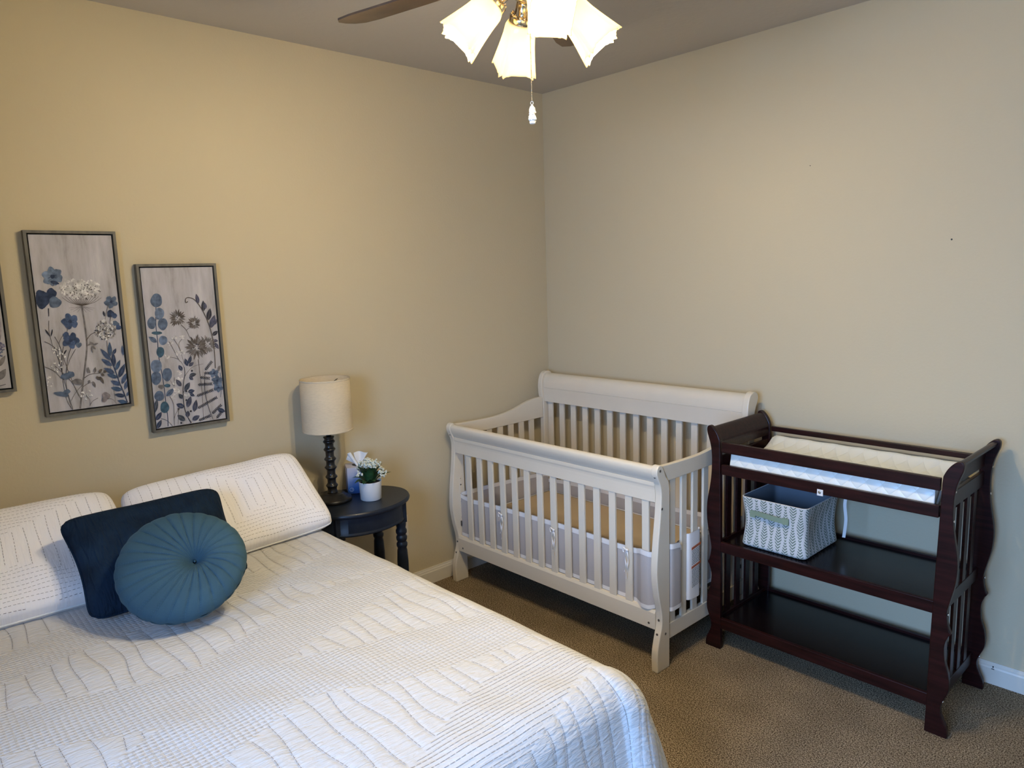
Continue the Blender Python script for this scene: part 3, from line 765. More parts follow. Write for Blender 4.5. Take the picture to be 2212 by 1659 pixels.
# cloth coordinates (a: along the bed from the wall, b: across). flat part then a rounded drop on three sides
QZ = .640; A0, B0, B1 = 1.955, -1.865, -3.235; RR = .105; THM = math.radians(81)
def quilt_pos(a, b):
    a = np.asarray(a, float); b = np.asarray(b, float)
    da = np.maximum(0, a - A0); db = np.where(b > B0, b - B0, np.where(b < B1, b - B1, 0.0))
    d = np.hypot(da, db); ang = np.arctan2(db, da + 1e-9)
    cn = np.abs(np.sin(2 * ang)); RC_ = RR + .055 * cn
    th = np.minimum(d / RC_, THM); rest = np.maximum(0, d - RC_ * THM)
    fold = 1 + .16 * np.sin(ang * 7 + 1.0) * (np.minimum(rest, .3) / .3) * (np.abs(np.sin(2 * ang)) ** .5)
    run = RC_ * np.sin(th) + rest * math.cos(THM) * (1.1 + .9 * np.abs(np.sin(2 * ang)) ** 1.5) * fold
    # the drop hangs straight and close where it passes the side table
    near = np.clip((.66 - a) / .14, 0, 1) * (db > 0)
    run = run * (1 - near) + near * np.minimum(run, .088 * np.sin(np.minimum(th, PI / 2)))
    # gentle waves along the straight drops
    wav = .008 * np.sin(np.where(da > np.abs(db), b, a) * 21 + 1.3) * (np.minimum(rest, .25) / .25)
    run = run + wav
    drop = RC_ * (1 - np.cos(th)) + rest * math.sin(THM)
    x = np.minimum(a, A0) + run * np.cos(ang) * (d > 0)
    y = np.clip(b, B1, B0) + run * np.sin(ang) * (d > 0)
    flat = np.clip(1 - d / .25, .25, 1)
    z = QZ - drop + flat * (.0045 * vnoise(a * 1.6, b * 1.6, 5) + .0022 * vnoise(a * 5, b * 5, 8))
    z = z - .010 * np.exp(-(((a - .78) / .20) ** 2 + ((b + 2.47) / .26) ** 2))
    z = z + .006 * np.exp(-(((a - 1.02) / .06) ** 2 + ((b + 2.35) / .30) ** 2))
    return x, y, z
def line_x(k):   # y offset of sparse line k (across coordinate)
    return k * .053
NA, NB = 470, 440
aa = np.linspace(.03, 2.50, NA); bb = np.linspace(-3.72, -1.33, NB)
Aq, Bq = np.meshgrid(aa, bb, indexing='ij')
X, Y, Z = quilt_pos(Aq, Bq)
spm = sparse_mask(Aq, Bq)
# relief: grooves at sparse lines, puckers
wig = .007 * np.sin(Aq * 11 + np.round(Bq / .053) * 2.1) + .004 * np.sin(Aq * 23 + np.round(Bq / .053))
ph = (Bq - wig) / .053; fr = np.abs(ph - np.round(ph)) * .053
relief = np.where(spm, -.0022 * np.exp(-(fr / .005) ** 2), 0)
tx = np.gradient(np.stack([X, Y, Z], -1), axis=0); ty = np.gradient(np.stack([X, Y, Z], -1), axis=1)
Nn = np.cross(tx, ty); Nn /= np.linalg.norm(Nn, axis=-1, keepdims=True) + 1e-12
if Nn[5, NB // 2, 2] < 0: Nn = -Nn
Pq = np.stack([X, Y, Z], -1) + Nn * relief[..., None]
me = bpy.data.meshes.new('quilt')
nv = NA * NB; idx = np.arange(nv).reshape(NA, NB)
quads = np.stack([idx[:-1, :-1], idx[1:, :-1], idx[1:, 1:], idx[:-1, 1:]], -1).reshape(-1, 4)
me.vertices.add(nv); me.vertices.foreach_set('co', Pq.reshape(-1))
me.loops.add(quads.size); me.loops.foreach_set('vertex_index', quads.reshape(-1))
me.polygons.add(len(quads)); me.polygons.foreach_set('loop_start', np.arange(0, quads.size, 4)); me.polygons.foreach_set('loop_total', np.full(len(quads), 4))
me.update(calc_edges=True); me.polygons.foreach_set('use_smooth', np.ones(len(quads), bool))
uvl = me.uv_layers.new(name='UVMap'); uvv = np.stack([Aq, Bq], -1).reshape(-1, 2)[quads.reshape(-1)]
uvl.data.foreach_set('uv', uvv.reshape(-1).astype(np.float32))
at = me.attributes.new('dense', 'FLOAT', 'POINT'); at.data.foreach_set('value', np.where(spm, 0.0, np.where(inside(D3, Aq, Bq), 0.35, 1.0)).astype(np.float32).reshape(-1))
qt = thing('quilt', 'white stitched quilt spread over the bed and hanging at its foot', 'quilt', (1.0, -2.55, .62))
me.transform(Matrix.Translation((-1.0, 2.55, -.62)))
link('quilt_cloth', me, M_quilt, qt, (1.0, -2.55, .62))

class Stitch:
    """dashes laid on a surface given by fn(a,b)->x,y,z (arrays)"""
    def __init__(s, fn, lift): s.fn = fn; s.lift = lift; s.q = []; s.m = []
    def dash(s, a0, b0, a1, b1, w_, mi): s.q.append((a0, b0, a1, b1, w_)); s.m.append(mi)
    def line(s, pts, on, off, w_, mi, keep=None, jit=.15):
        P_ = np.array([tuple(p)[:2] for p in pts], float)
        cum = np.concatenate([[0], np.cumsum(np.hypot(*np.diff(P_, axis=0).T))]); pos = rnd.uniform(0, on + off); st_, en_ = [], []
        while pos + on < cum[-1]:
            st_.append(pos); en_.append(pos + on); pos += (on + off) * (1 + rnd.uniform(-jit, jit))
        if not st_: return
        xs, ys = np.interp(st_, cum, P_[:, 0]), np.interp(st_, cum, P_[:, 1]); xe, ye = np.interp(en_, cum, P_[:, 0]), np.interp(en_, cum, P_[:, 1])
        for a0, b0, a1, b1 in zip(xs.tolist(), ys.tolist(), xe.tolist(), ye.tolist()):
            if keep is None or (keep(a0, b0) and keep(a1, b1)): s.dash(a0, b0, a1, b1, w_, mi)
    def build(s, name, parent, origin, mats, up_hint):
        Q = np.array(s.q); a0, b0, a1, b1, w_ = Q.T
        da, db = a1 - a0, b1 - b0; L = np.hypot(da, db) + 1e-9; na, nb = -db / L * w_ / 2, da / L * w_ / 2
        C_ = []
        for (ca, cb) in ((a0 - na, b0 - nb), (a1 - na, b1 - nb), (a1 + na, b1 + nb), (a0 + na, b0 + nb)):
            C_.append(np.stack(s.fn(ca, cb), -1))
        C_ = np.stack(C_, 1)
        n_ = np.cross(C_[:, 1] - C_[:, 0], C_[:, 3] - C_[:, 0]); n_ /= np.linalg.norm(n_, axis=1, keepdims=True) + 1e-12
        n_ *= np.sign((n_ @ np.array(up_hint)))[:, None]
        C_ = C_ + n_[:, None, :] * s.lift
        me = bpy.data.meshes.new(name); k = len(C_)
        me.from_pydata((C_.reshape(-1, 3) - np.array(origin)).tolist(), [], np.arange(4 * k).reshape(k, 4).tolist())
        me.polygons.foreach_set('material_index', s.m)
        o = link(name, me, mats, parent, origin); o['kind'] = 'stuff'; return o
def quilt_fn(a, b): return quilt_pos(a, b)
S = Stitch(quilt_fn, .0009)
GA, GB = np.arange(0, 2.7, .004), np.arange(-3.8, -1.2, .004)
GG = np.meshgrid(GA, GB, indexing='ij'); SPG = sparse_mask(*GG); D3G = inside(D3, *GG)
def at_(G, a, b): return bool(G[min(max(int(round(a / .004)), 0), len(GA) - 1), min(max(int(round((b + 3.8) / .004)), 0), len(GB) - 1)])
def is_sp(a, b): return at_(SPG, a, b)
pitch = .0135
a = .06
k = 0

while a < 2.45:
    wob = rnd.uniform(0, 6)
    pts = [(a + .0016 * math.sin(b * 9 + wob), b) for b in np.arange(-3.6, -1.42, .02)]
    ind3 = lambda p, q: at_(D3G, p, q)
    S.line(pts, .0095, .0055, .0010, 1, keep=lambda p, q: not is_sp(p, q) and not ind3(p, q))
    S.line([(p_[0], p_[1]) for p_ in pts], .0125, .0022, .0009, 0, keep=lambda p, q: ind3(p, q) and (k % 1 == 0))
    a += pitch; k += 1
b = -3.6
while b < -1.42:
    pts = [(a_, b + .002 * math.sin(a_ * 8)) for a_ in np.arange(.06, 2.45, .02)]
    S.line(pts, .0055, .0090, .0007, 1, keep=lambda p, q: not is_sp(p, q) and not ind3(p, q))
    b += .0155
for kk in range(-70, -24):
    for (lo_a, hi_a) in ((.05, 2.48),):
        pts = []
        for a_ in np.arange(lo_a, hi_a, .01):
            wv = .007 * math.sin(a_ * 11 + kk * 2.1) + .004 * math.sin(a_ * 23 + kk)
            pts.append((a_, kk * .053 + wv))
        S.line(pts, .0120, .0026, .0011, 0, keep=lambda p, q: is_sp(p, q))
S.build('stitching', qt, (1.0, -2.55, .62), [M_threadd, M_threadl], (.3, .1, 1))

# ---------------------------------------------------------------- pillows
def frame3(c, right, upv):
    r_ = Vector(right).normalized(); n_ = r_.cross(Vector(upv)).normalized(); u_ = n_.cross(r_)
    return np.array(c), np.array(r_), np.array(u_), np.array(n_)
def pillow_fn(c, right, upv, hw, hh, T_, taper=0.0, pinch=.05, seed=1, pw=4.0, wr=.004, bow=0.0, pincht=None, rnd_=.06, ex=.9):
    pt_ = pinch if pincht is None else pincht
    C_, R_, U_, N_ = frame3(c, right, upv)
    def fn(s_, t_, side=1):
        s_ = np.asarray(s_, float); t_ = np.asarray(t_, float)
        s2 = np.clip(s_, -1, 1); t2 = np.clip(t_, -1, 1)
        th = T_ / 2 * np.sqrt(np.clip((1 - np.abs(s2) ** pw) * (1 - np.abs(t2) ** pw), 0, 1)) ** ex
        ck = 1 - rnd_ * np.abs(s2 * t2) ** 7
        px = s_ * hw * ck * (1 - taper * (t_ + 1) / 2) * (1 - pinch * (1 - t2 ** 2)); py = t_ * hh * ck * (1 - pt_ * (1 - s2 ** 2))
        nz_ = wr * vnoise(s_ * 1.6, t_ * 1.2, seed) * (1 - np.abs(s2) ** 6) * (1 - np.abs(t2) ** 6)
        o_ = side * th + nz_ - bow * (t2 ** 2)
        P_ = C_ + px[..., None] * R_ + py[..., None] * U_ + o_[..., None] * N_
        return P_[..., 0], P_[..., 1], P_[..., 2]
    return fn, N_
def pillow_mesh(name, fn, n_u, n_v, mats, parent, origin, dense=None):
    u = np.sin(np.linspace(-1, 1, n_u) * PI / 2) * .35 + np.linspace(-1, 1, n_u) * .65
    v = np.sin(np.linspace(-1, 1, n_v) * PI / 2) * .35 + np.linspace(-1, 1, n_v) * .65
    Ug, Vg = np.meshgrid(u, v, indexing='ij'); parts = []
    verts = []; faces = []; uvs = []
    for side in (1, -1):
        x, y, z = fn(Ug, Vg, side); o_ = len(verts)
        verts += np.stack([x, y, z], -1).reshape(-1, 3).tolist()
        uvs += np.stack([Ug, Vg], -1).reshape(-1, 2).tolist()
        for i in range(n_u - 1):
            for j in range(n_v - 1):
                q = (o_ + i * n_v + j, o_ + (i + 1) * n_v + j, o_ + (i + 1) * n_v + j + 1, o_ + i * n_v + j + 1)
                faces.append(q if side == 1 else q[::-1])
    me = bpy.data.meshes.new(name)
    me.from_pydata((np.array(verts) - np.array(origin)).tolist(), [], faces)
    me.polygons.foreach_set('use_smooth', [True] * len(faces))
    uvl = me.uv_layers.new(name='UVMap'); vi = np.empty(len(me.loops), int); me.loops.foreach_get('vertex_index', vi)
    UVn = np.array(uvs)
    uvl.data.foreach_set('uv', (UVn[vi] * np.array([.36, .22])).astype(np.float32).reshape(-1))
    if dense is not None:
        at = me.attributes.new('dense', 'FLOAT', 'POINT'); at.data.foreach_set('value', np.array([dense(a_, b_) for a_, b_ in uvs], dtype=np.float32))
    return link(name, me, mats, parent, origin)

def sham(label, c, right, upv, hw, hh, T_, seed, cx, ocx):
    fn, N_ = pillow_fn(c, right, upv, hw, hh, T_, taper=.075, pinch=.01, seed=seed, pw=5, wr=.008, rnd_=.055, ex=.72)
    t = thing('pillow_sham', label, 'pillow', c, 'quilted pillow shams at the head of the bed')
    def dense(s_, t_):
        ds, dt = abs(s_ - cx) * hw / .037, (abs(t_ - .05) * hh - .06) / .0165
        return 0.30 if dt > ds * 1.0 and dt > 0 else 0.25
    pillow_mesh('sham_cover', fn, 110, 80, M_sham, t, c, dense)
    st = Stitch(lambda a_, b_: fn(a_ / hw, b_ / hh, 1), .0010)
    for k in range(0, 13):
        w_ = .018 + .037 * k; h_ = .070 + .0150 * k
        x0_, x1_, y0_, y1_ = cx * hw - w_, cx * hw + w_, .01 - h_, .01 + h_
        lim = lambda a_, b_: abs(a_) < hw * .97 and abs(b_) < hh * .95
        w1 = lambda q: .002 * math.sin(q * 30 + k)
        for xx in (x0_, x1_):
            st.line([(xx + w1(yy), yy) for yy in np.linspace(y0_, y1_, 24)], .0085, .0045, .0011, 0, keep=lim)
        for yy in (y0_, y1_):
            st.line([(xx, yy + w1(xx)) for xx in np.linspace(x0_, x1_, 24)], .0080, .0050, .0010, 0, keep=lim)
    for k in range(13, 18):
        pass
    st.build('stitching', t, c, [M_threadd], tuple(N_))
    ed = [];  e = np.linspace(-1, 1, 40)
    loop = [fn(s_, -1.0 + 0 * s_) for s_ in ()]
    pts = []
    for (ss, tt) in ((e, -1 + 0 * e), (1 + 0 * e, e), (-e, 1 + 0 * e), (-1 + 0 * e, -e)):
        x, y, z = fn(ss * 1.0, tt * 1.0, 1); pts += list(zip(x, y, z))
    pts = [p for i, p in enumerate(pts) if i == 0 or math.dist(p, pts[i - 1]) > .002]
    obj('seam_edge', MB().tube(pts, .0042, 6), M_sheet, t, origin=c)
    return t
sham('white stitched pillow sham propped by the lamp, right of the navy pillow', (.312, -2.168, .782), (0, 1, .035), (-.30, 0, .28), .382, .198, .150, 3, .27, 0)
sham('white stitched pillow sham at the left edge, behind the navy pillow', (.335, -2.888, .785), (.02, 1, 0), (-.36, 0, .27), .356, .222, .145, 4, -.06, 0)

nfn, nN = pillow_fn((.575, -2.515, .795), (-.03, 1, .0), (-.25, -.115, .265), .266, .187, .125, taper=-.02, pinch=.10, pincht=.035, seed=9, pw=3.2, wr=.007, rnd_=.10)
nv_ = thing('lumbar_pillow', 'dark navy velvet rectangular pillow leaning behind the round cushion', 'pillow', (.575, -2.515, .795))
pillow_mesh('pillow_cover', nfn, 90, 60, M_navy, nv_, (.575, -2.515, .795))
e = np.linspace(-1, 1, 30); pts = []
for (ss, tt) in ((e, -1 + 0 * e), (1 + 0 * e, e), (-e, 1 + 0 * e), (-1 + 0 * e, -e)):
    x, y, z = nfn(ss, tt, 1); pts += list(zip(x, y, z))
pts = [p for i, p in enumerate(pts) if i == 0 or math.dist(p, pts[i - 1]) > .002]
obj('piping', MB().tube(pts, .0045, 6), M_navy, nv_, origin=(.575, -2.515, .795))

# round pleated cushion
rc = (.815, -2.520, .802)
cu = thing('round_cushion', 'round teal velvet cushion with radiating pleats in front of the navy pillow', 'cushion', rc)
RC = .193; el, az = math.radians(50), math.radians(-22)
n_ = Vector((math.cos(el) * math.cos(az), math.cos(el) * math.sin(az), math.sin(el)))
C_, R_, U_, N_ = frame3(rc, Vector((0, 0, 1)).cross(n_), n_.cross(Vector((0, 0, 1)).cross(n_)))
NP = 26
def cush(r, a, side):
    rr = r / RC; th = .062 * np.clip(1 - rr ** 3.2, 0, 1) ** .5
    dim = .034 * np.exp(-(rr / .16) ** 2) + .012 * np.exp(-(rr / .42) ** 2)
    sw = a + .10 * rr * side
    pl = np.abs(np.sin(NP * sw / 2)); pleat = -.0060 * (1 - pl) ** 4.5 * np.clip(rr * 3, .2, 1) * np.clip((1.05 - rr) * 4, .35, 1)
    fine = -.0018 * np.abs(np.sin(NP * sw * 1.5)) * np.exp(-(rr / .45) ** 2)
    o_ = side * (th - dim + pleat + fine + .0022 * vnoise(np.cos(a) * rr * 2, np.sin(a) * rr * 2, 4))
    ro = r * (1 + (.012 * (pl - .6)) * (rr ** 6)) * (1 + .012 * np.sin(3 * a + 1))
    off = 1 - np.clip(rr, 0, 1) ** 1.3
    P_ = np.array(rc) + (ro * np.cos(a) + .040 * off)[..., None] * R_ + (ro * np.sin(a) - .004 * off)[..., None] * U_ + o_[..., None] * N_
    return P_
nr_, na_ = 46, 312
rr = RC * np.sin(np.linspace(.012, 1, nr_) * PI / 2) ** .9; ang = np.linspace(0, 2 * PI, na_, endpoint=False)
Rg, Ag = np.meshgrid(rr, ang, indexing='ij')
cm = MB()
for side in (1, -1):
    Pc = cush(Rg, Ag, side); cm.grid([[tuple(p) for p in row] for row in Pc.tolist()], closed_v=True)
obj('cushion_cover', cm, M_teal, cu, origin=rc)
cen = Vector(rc) + n_ * .019 + Vector(R_) * .040 - Vector(U_) * .004
obj('centre_button', MB().ball(tuple(cen), .0035, 12, sz=(1, 1, 1)), M_teal, cu, origin=rc)
stc = MB()
for k in range(NP):
    a0_ = 2 * PI * k / NP
    for r_ in np.arange(.06, RC * .97, .006):
        for off in (-.0028, .0028):
            a_ = a0_ - .10 * r_ / RC + off / r_
            P1 = cush(np.array([r_, r_ + .0022]), np.array([a_, a_ + .0]), 1)
            tdir = Vector(P1[1] - P1[0]); wv_ = tdir.cross(n_).normalized() * .0006; lf = n_ * .0010
            p0, p1 = Vector(P1[0]) + lf, Vector(P1[1]) + lf
            stc.add([p0 - wv_, p1 - wv_, p1 + wv_, p0 + wv_], [(0, 1, 2, 3)])
o_ = obj('pleat_stitching', stc, mat('teal_thread', (.03, .085, .13), .8), cu, origin=rc, fixn=False); o_['kind'] = 'stuff'

# ---------------------------------------------------------------- side table and what stands on it
NC = (.226, -1.534)
nt_ = thing('side_table', 'navy blue oval side table with turned legs between the bed and the crib', 'side table', (*NC, 0))
EL = lambda ax, ay, n=72: [(NC[0] + ax * math.cos(2 * PI * k / n), NC[1] + ay * math.sin(2 * PI * k / n)) for k in range(n)]
tp = MB()
lay = [(.199, .246, .636), (.206, .253, .640), (.209, .256, .648), (.206, .253, .656), (.202, .249, .660)]
rings = [[(x, y, z) for x, y in EL(a_, b_)] for a_, b_, z in lay]
tp.grid(rings, closed_v=True)
for rg, z in ((EL(.199, .246), .636), (EL(.202, .249), .660)):
    n0 = len(tp.v); tp.v += [(x, y, z) for x, y in rg]; tp.f.append(tuple(range(n0, n0 + 72))); tp.fm.append(0); tp.sm.append(False)
obj('table_top', tp, M_navywood, nt_)
ap = MB(); rings = [[(x, y, z) for x, y in EL(a_, b_)] for a_, b_, z in ((.180, .226, .636), (.180, .226, .560), (.184, .230, .556), (.184, .230, .549), (.178, .224, .546))]
ap.grid(rings, closed_v=True); obj('apron', ap, M_navywood, nt_, fixn=False)
dr = MB(); da_ = [math.radians(-38 + 76 * k / 24) for k in range(25)]
G = []
for z, o_ in ((.632, 0), (.632, .0016), (.564, .0016), (.564, 0)):
    G.append([(NC[0] + (.180 + o_) * math.cos(a_), NC[1] + (.226 + o_) * math.sin(a_), z) for a_ in da_])
dr.grid(G, smooth=False)
for kx in (0, -1):
    n0 = len(dr.v); dr.v += [g[kx] for g in G]; dr.f.append(tuple(range(n0, n0 + 4))); dr.fm.append(0); dr.sm.append(False)
obj('drawer', dr, M_navywood, nt_)
LP_ = [(.021, 0), (.017, .03), (.021, .10), (.026, .22), (.027, .33), (.024, .385), (.021, .398), (.026, .408), (.0265, .420), (.020, .430), (.025, .438), (.0265, .447), (.025, .456), (.020, .463), (.0265, .474), (.0265, .486), (.021, .497), (.024, .510), (.024, .530)]
lp = [(r_, z_ + .005 if z_ > 0 else 0) for r_, z_ in LP_]
leg = MB().lathe(lp, (.325, -1.368, 0), n=20).box(.303, .347, -1.390, -1.346, .53, .636)
l0 = obj('leg', leg, M_navywood, nt_, origin=(.325, -1.368, 0), bevel=.002)
for dx, dy in ((-.20, -.005), (0, -.332), (-.20, -.327)): cp(l0, (dx, dy, 0))

LC = (.150, -1.622)
lm = thing('table_lamp', 'black turned wood table lamp with a cream linen drum shade', 'lamp', (*LC, .66))
obj('base', MB().lathe([(.084, 0), (.088, .003), (.088, .012), (.084, .018), (.070, .020), (.068, .026), (.060, .028), (.057, .036), (.040, .040)], (*LC, .6605), n=48), M_black, lm)
cl_ = []
zs_ = np.linspace(.700, .968, 90)
rings_z = [.735, .777, .822, .862, .908, .945]
for z in zs_:
    r_ = .0195 + .0015 * (z < .73)
    for rz in rings_z: r_ += .0085 * math.exp(-((z - rz) / .0075) ** 2)
    r_ += .004 * math.exp(-((z - .70) / .01) ** 2) + .006 * math.exp(-((z - .966) / .006) ** 2)
    cl_.append((r_, z))
obj('column', MB().lathe(cl_, (*LC, 0), n=28), M_black, lm)
obj('neck', MB().lathe([(.0115, .965), (.0115, 1.03), (.016, 1.032), (.016, 1.07)], (*LC, 0), n=16), M_black, lm)
sh = MB().lathe([(.1155, 1.000), (.1145, 1.120), (.1130, 1.240), (.1105, 1.240), (.1118, 1.120), (.1130, 1.000), (.1155, 1.000)], (*LC, 0), n=64, cap=False)
shd = obj('lamp_shade', sh, M_shade, lm, fixn=True)
for z, r_ in ((1.003, .1158), (1.237, .1133)):
    obj('rim_trim', MB().lathe([(r_ - .0005, z - .004), (r_ + .0006, z - .003), (r_ + .0006, z + .003), (r_ - .0005, z + .004)], (*LC, 0), n=64, cap=False), M_shade, shd)
sp3 = MB()
for a_ in (0, 2 * PI / 3, 4 * PI / 3):
    sp3.tube([(LC[0], LC[1], 1.20), (LC[0] + .112 * math.cos(a_), LC[1] + .112 * math.sin(a_), 1.225)], .0016, 6)
sp3.lathe([(.012, 1.197), (.012, 1.203)], (*LC, 0), n=12).tube([(LC[0] + .02, LC[1], 1.05), (LC[0] + .03, LC[1], 1.12), (LC[0], LC[1], 1.20)], .0015, 6).tube([(LC[0] - .02, LC[1], 1.05), (LC[0] - .03, LC[1], 1.12), (LC[0], LC[1], 1.20)], .0015, 6)
obj('shade_ring', sp3, M_black, lm)
obj('bulb', MB().lathe([(.013, 1.07), (.014, 1.085), (.026, 1.115), (.030, 1.14), (.024, 1.165), (.008, 1.176)], (*LC, 0), n=16), M_ceramic, lm)
obj('power_cord', MB().tube(smooth_path([(LC[0] - .02, LC[1] - .085, .668), (LC[0] - .01, LC[1] - .112, .666), (LC[0] - .06, LC[1] - .125, .664), (.022, LC[1] - .150, .655), (.014, LC[1] - .165, .55), (.012, LC[1] - .165, .35)], 8), .0035, 8), M_ceramic, lm)['label'] = 'pale cord'

# tissue box
TB = (.098, -1.458)
tbx = thing('tissue_box', 'cube tissue box fading from lilac to blue between lamp and plant', 'tissue box', (*TB, .66))
ca, sa = math.cos(math.radians(-24)), math.sin(math.radians(-24))
rot2 = lambda x, y: (TB[0] + x * ca - y * sa, TB[1] + x * sa + y * ca)
bx = MB(); hb_ = .050
c4 = [rot2(*p) for p in ((-hb_, -hb_), (hb_, -hb_), (hb_, hb_), (-hb_, hb_))]
bx.prism(c4, 2, .661, .790)
obj('box', bx, M_tbox, tbx, origin=(*TB, .661), bevel=.001)
slot = MB().lathe([(.028, .7902), (.028, .7908)], (*TB, 0), n=24, sx=1.0, sy=.6); obj('opening', slot, M_dark, tbx)
tis = MB(); G = []
lat = Vector((.55, .83, 0)).normalized(); tow = Vector((.83, -.55, 0)).normalized(); tc_ = Vector((*TB, .788)) + lat * .004
for i in range(20):          # upright square sheet with soft folds
    u = i / 19; row = []
    for j in range(12):
        v = j / 11
        p = tc_ + lat * ((u - .18) * (.018 + .050 * v)) + tow * (.007 * math.sin(u * 7 + v * 2) * (.3 + v) - .006) + Vector((0, 0, .064 * v + .003 * math.sin(u * 5) * v))
        row.append(tuple(p))
    G.append(row)
tis.grid(G)
G = []                        # rolled fold leaning to the left
for k in range(12):
    v = k / 11; c_ = tc_ + tow * .010 + lat * (.006 - .040 * v) + Vector((0, 0, .070 * v - .004)); r_ = .005 + .004 * v
    G.append([tuple(c_ + lat * r_ * math.cos(a_) + tow * r_ * .8 * math.sin(a_) + Vector((0, 0, .35 * r_ * math.cos(a_)))) for a_ in np.linspace(0, 5.4, 14)])
tis.grid(G)
G = []
for i in range(10):
    u = i / 9; row = []
    for j in range(8):
        v = j / 7
        p = tc_ + tow * (.004 + .004 * math.sin(4 * u)) + lat * (.004 - (.040 + .014 * u) * v) + Vector((0, 0, .066 * v * (1 - .5 * u)))
        row.append(tuple(p))
    G.append(row)
tis.grid(G)
obj('tissue', tis, M_tissue, tbx, fixn=False)
em = MB()
xf, yf = rot2(hb_ + .0006, -hb_ + .017)
dirx, diry = -sa, ca
for (r0, r1, a0_, a1_) in ((.0085, .0100, .3, 6.6), (.0040, .0052, 3.4, 8.6)):
    n_s = 18; G = [[], []]
    for k in range(n_s + 1):
        a_ = a0_ + (a1_ - a0_) * k / n_s
        for gi, r_ in enumerate((r0, r1)):
            G[gi].append((xf + dirx * r_ * math.cos(a_), yf + diry * r_ * math.cos(a_), .683 + r_ * math.sin(a_)))
    em.grid(G)
obj('emblem', em, M_ceramic, tbx, fixn=False)['label'] = 'small white ring emblem'

# potted plant
PC = (.262, -1.484)
pp = thing('potted_plant', 'small artificial plant with tiny white blossoms in a white pot', 'plant', (*PC, .66))
obj('pot', MB().lathe([(.046, .6605), (.049, .663), (.053, .745), (.0535, .748), (.051, .748), (.0495, .74)], (*PC, 0), n=40, cap=False), M_ceramic, pp)
obj('pot_base', MB().lathe([(.046, .6605), (.046, .664)], (*PC, 0), n=32), M_ceramic, pp)
obj('soil', MB().lathe([(.0500, .730), (.0497, .738)], (*PC, 0), n=30), M_soil, pp)
def leafmesh(base, tip, wdt, droop, nrm=Vector((0, 0, 1)), n=9):
    b_, t_ = Vector(base), Vector(tip); ax = (t_ - b_); L = ax.length; ax.normalize()
    sd = ax.cross(nrm)
    if sd.length < .1: sd = ax.cross(Vector((1, 0, 0)))
    sd.normalize(); upn = sd.cross(ax); G = []
    for i in range(n):
        f = i / (n - 1); w_ = wdt * math.sin(PI * min(1, f ** .75)) ** .8 * .5 + .0004
        c = b_ + ax * L * f + upn * (droop * math.sin(PI * f) )
        G.append([tuple(c - sd * w_ + upn * w_ * .35), tuple(c), tuple(c + sd * w_ + upn * w_ * .35)])
    return MB().grid(G)
for i, (az_, l_, el_, w_) in enumerate([(-150, .095, 42, .030), (-172, .075, 48, .03), (-120, .07, 12, .036), (-75, .06, 4, .034), (-35, .058, 6, .036), (5, .06, 16, .03), (40, .075, 40, .030), (70, .09, 26, .026), (115, .07, 35, .03), (165, .07, 30, .03), (-10, .085, 62, .034), (-55, .08, 58, .034), (30, .09, 70, .03), (90, .088, 62, .028), (-100, .085, 64, .03), (150, .085, 66, .03)]):
    a_ = math.radians(az_ - 20); e_ = math.radians(el_)
    base = (PC[0] + .02 * math.cos(a_), PC[1] + .02 * math.sin(a_), .742)
    tip = (base[0] + l_ * math.cos(e_) * math.cos(a_), base[1] + l_ * math.cos(e_) * math.sin(a_), base[2] + .004 + l_ * math.sin(e_))
    obj('leaf', leafmesh(base, tip, w_, .010), M_leaf, pp, fixn=False)
stm = MB(); bls = MB()
rp = random.Random(21)
for k in range(34):
    a_ = rp.uniform(0, 2 * PI); rad = rp.uniform(.012, .076) if k > 8 else rp.uniform(.0, .03); hz = .812 + .024 * math.cos(rad / .078 * PI / 2) + rp.uniform(-.012, .006) - (.028 if rad > .055 else 0)
    top_ = Vector((PC[0] + rad * math.cos(a_), PC[1] + rad * math.sin(a_), hz))
    stm.tube(smooth_path([(PC[0] + .01 * math.cos(a_), PC[1] + .01 * math.sin(a_), .74), (PC[0] + rad * .5 * math.cos(a_), PC[1] + rad * .5 * math.sin(a_), (hz + .74) / 2 + .008), tuple(top_)], 4), .0009, 5)
    for j in range(7):
        d = Vector((rp.uniform(-1, 1), rp.uniform(-1, 1), rp.uniform(-.5, 1))).normalized() * rp.uniform(.008, .016)
        q = top_ + d
        stm.tube([tuple(top_), tuple(q)], .0006, 4)
        bls.ball(tuple(q), .0046, 8)
        ev = (CAM - q).normalized(); ev = (ev + Vector((rp.uniform(-.4, .4), rp.uniform(-.4, .4), .35))).normalized()
        bls.ball(tuple(q + ev * .0038), .0014, 6, mi=1)
obj('stems', stm, M_leaf, pp, fixn=False)
o_ = obj('blossoms', bls, [M_berry, M_eye], pp, fixn=False); o_['kind'] = 'stuff'

# wall outlet
wo_ = thing('wall_outlet', 'ivory electrical outlet plate low on the left wall behind the side table', 'outlet', (0, -1.149, .371))
obj('cover_plate', MB().box(.0, .006, -1.185, -1.113, .313, .429), M_plastic, wo_, bevel=.002)
for z in (.345, .397):
    r_ = obj('receptacle', MB().box(.006, .0075, -1.165, -1.133, z - .017, z + .017), M_plastic, wo_, bevel=.001)
    obj('slots', MB().box(.0075, .0078, -1.158, -1.156, z - .004, z + .008).box(.0075, .0078, -1.142, -1.140, z - .004, z + .006).lathe([(.0025, 0), (.0025, .0004)], (.0075, -1.149, z - .009), axis=(1, 0, 0), n=8), M_dark, r_)

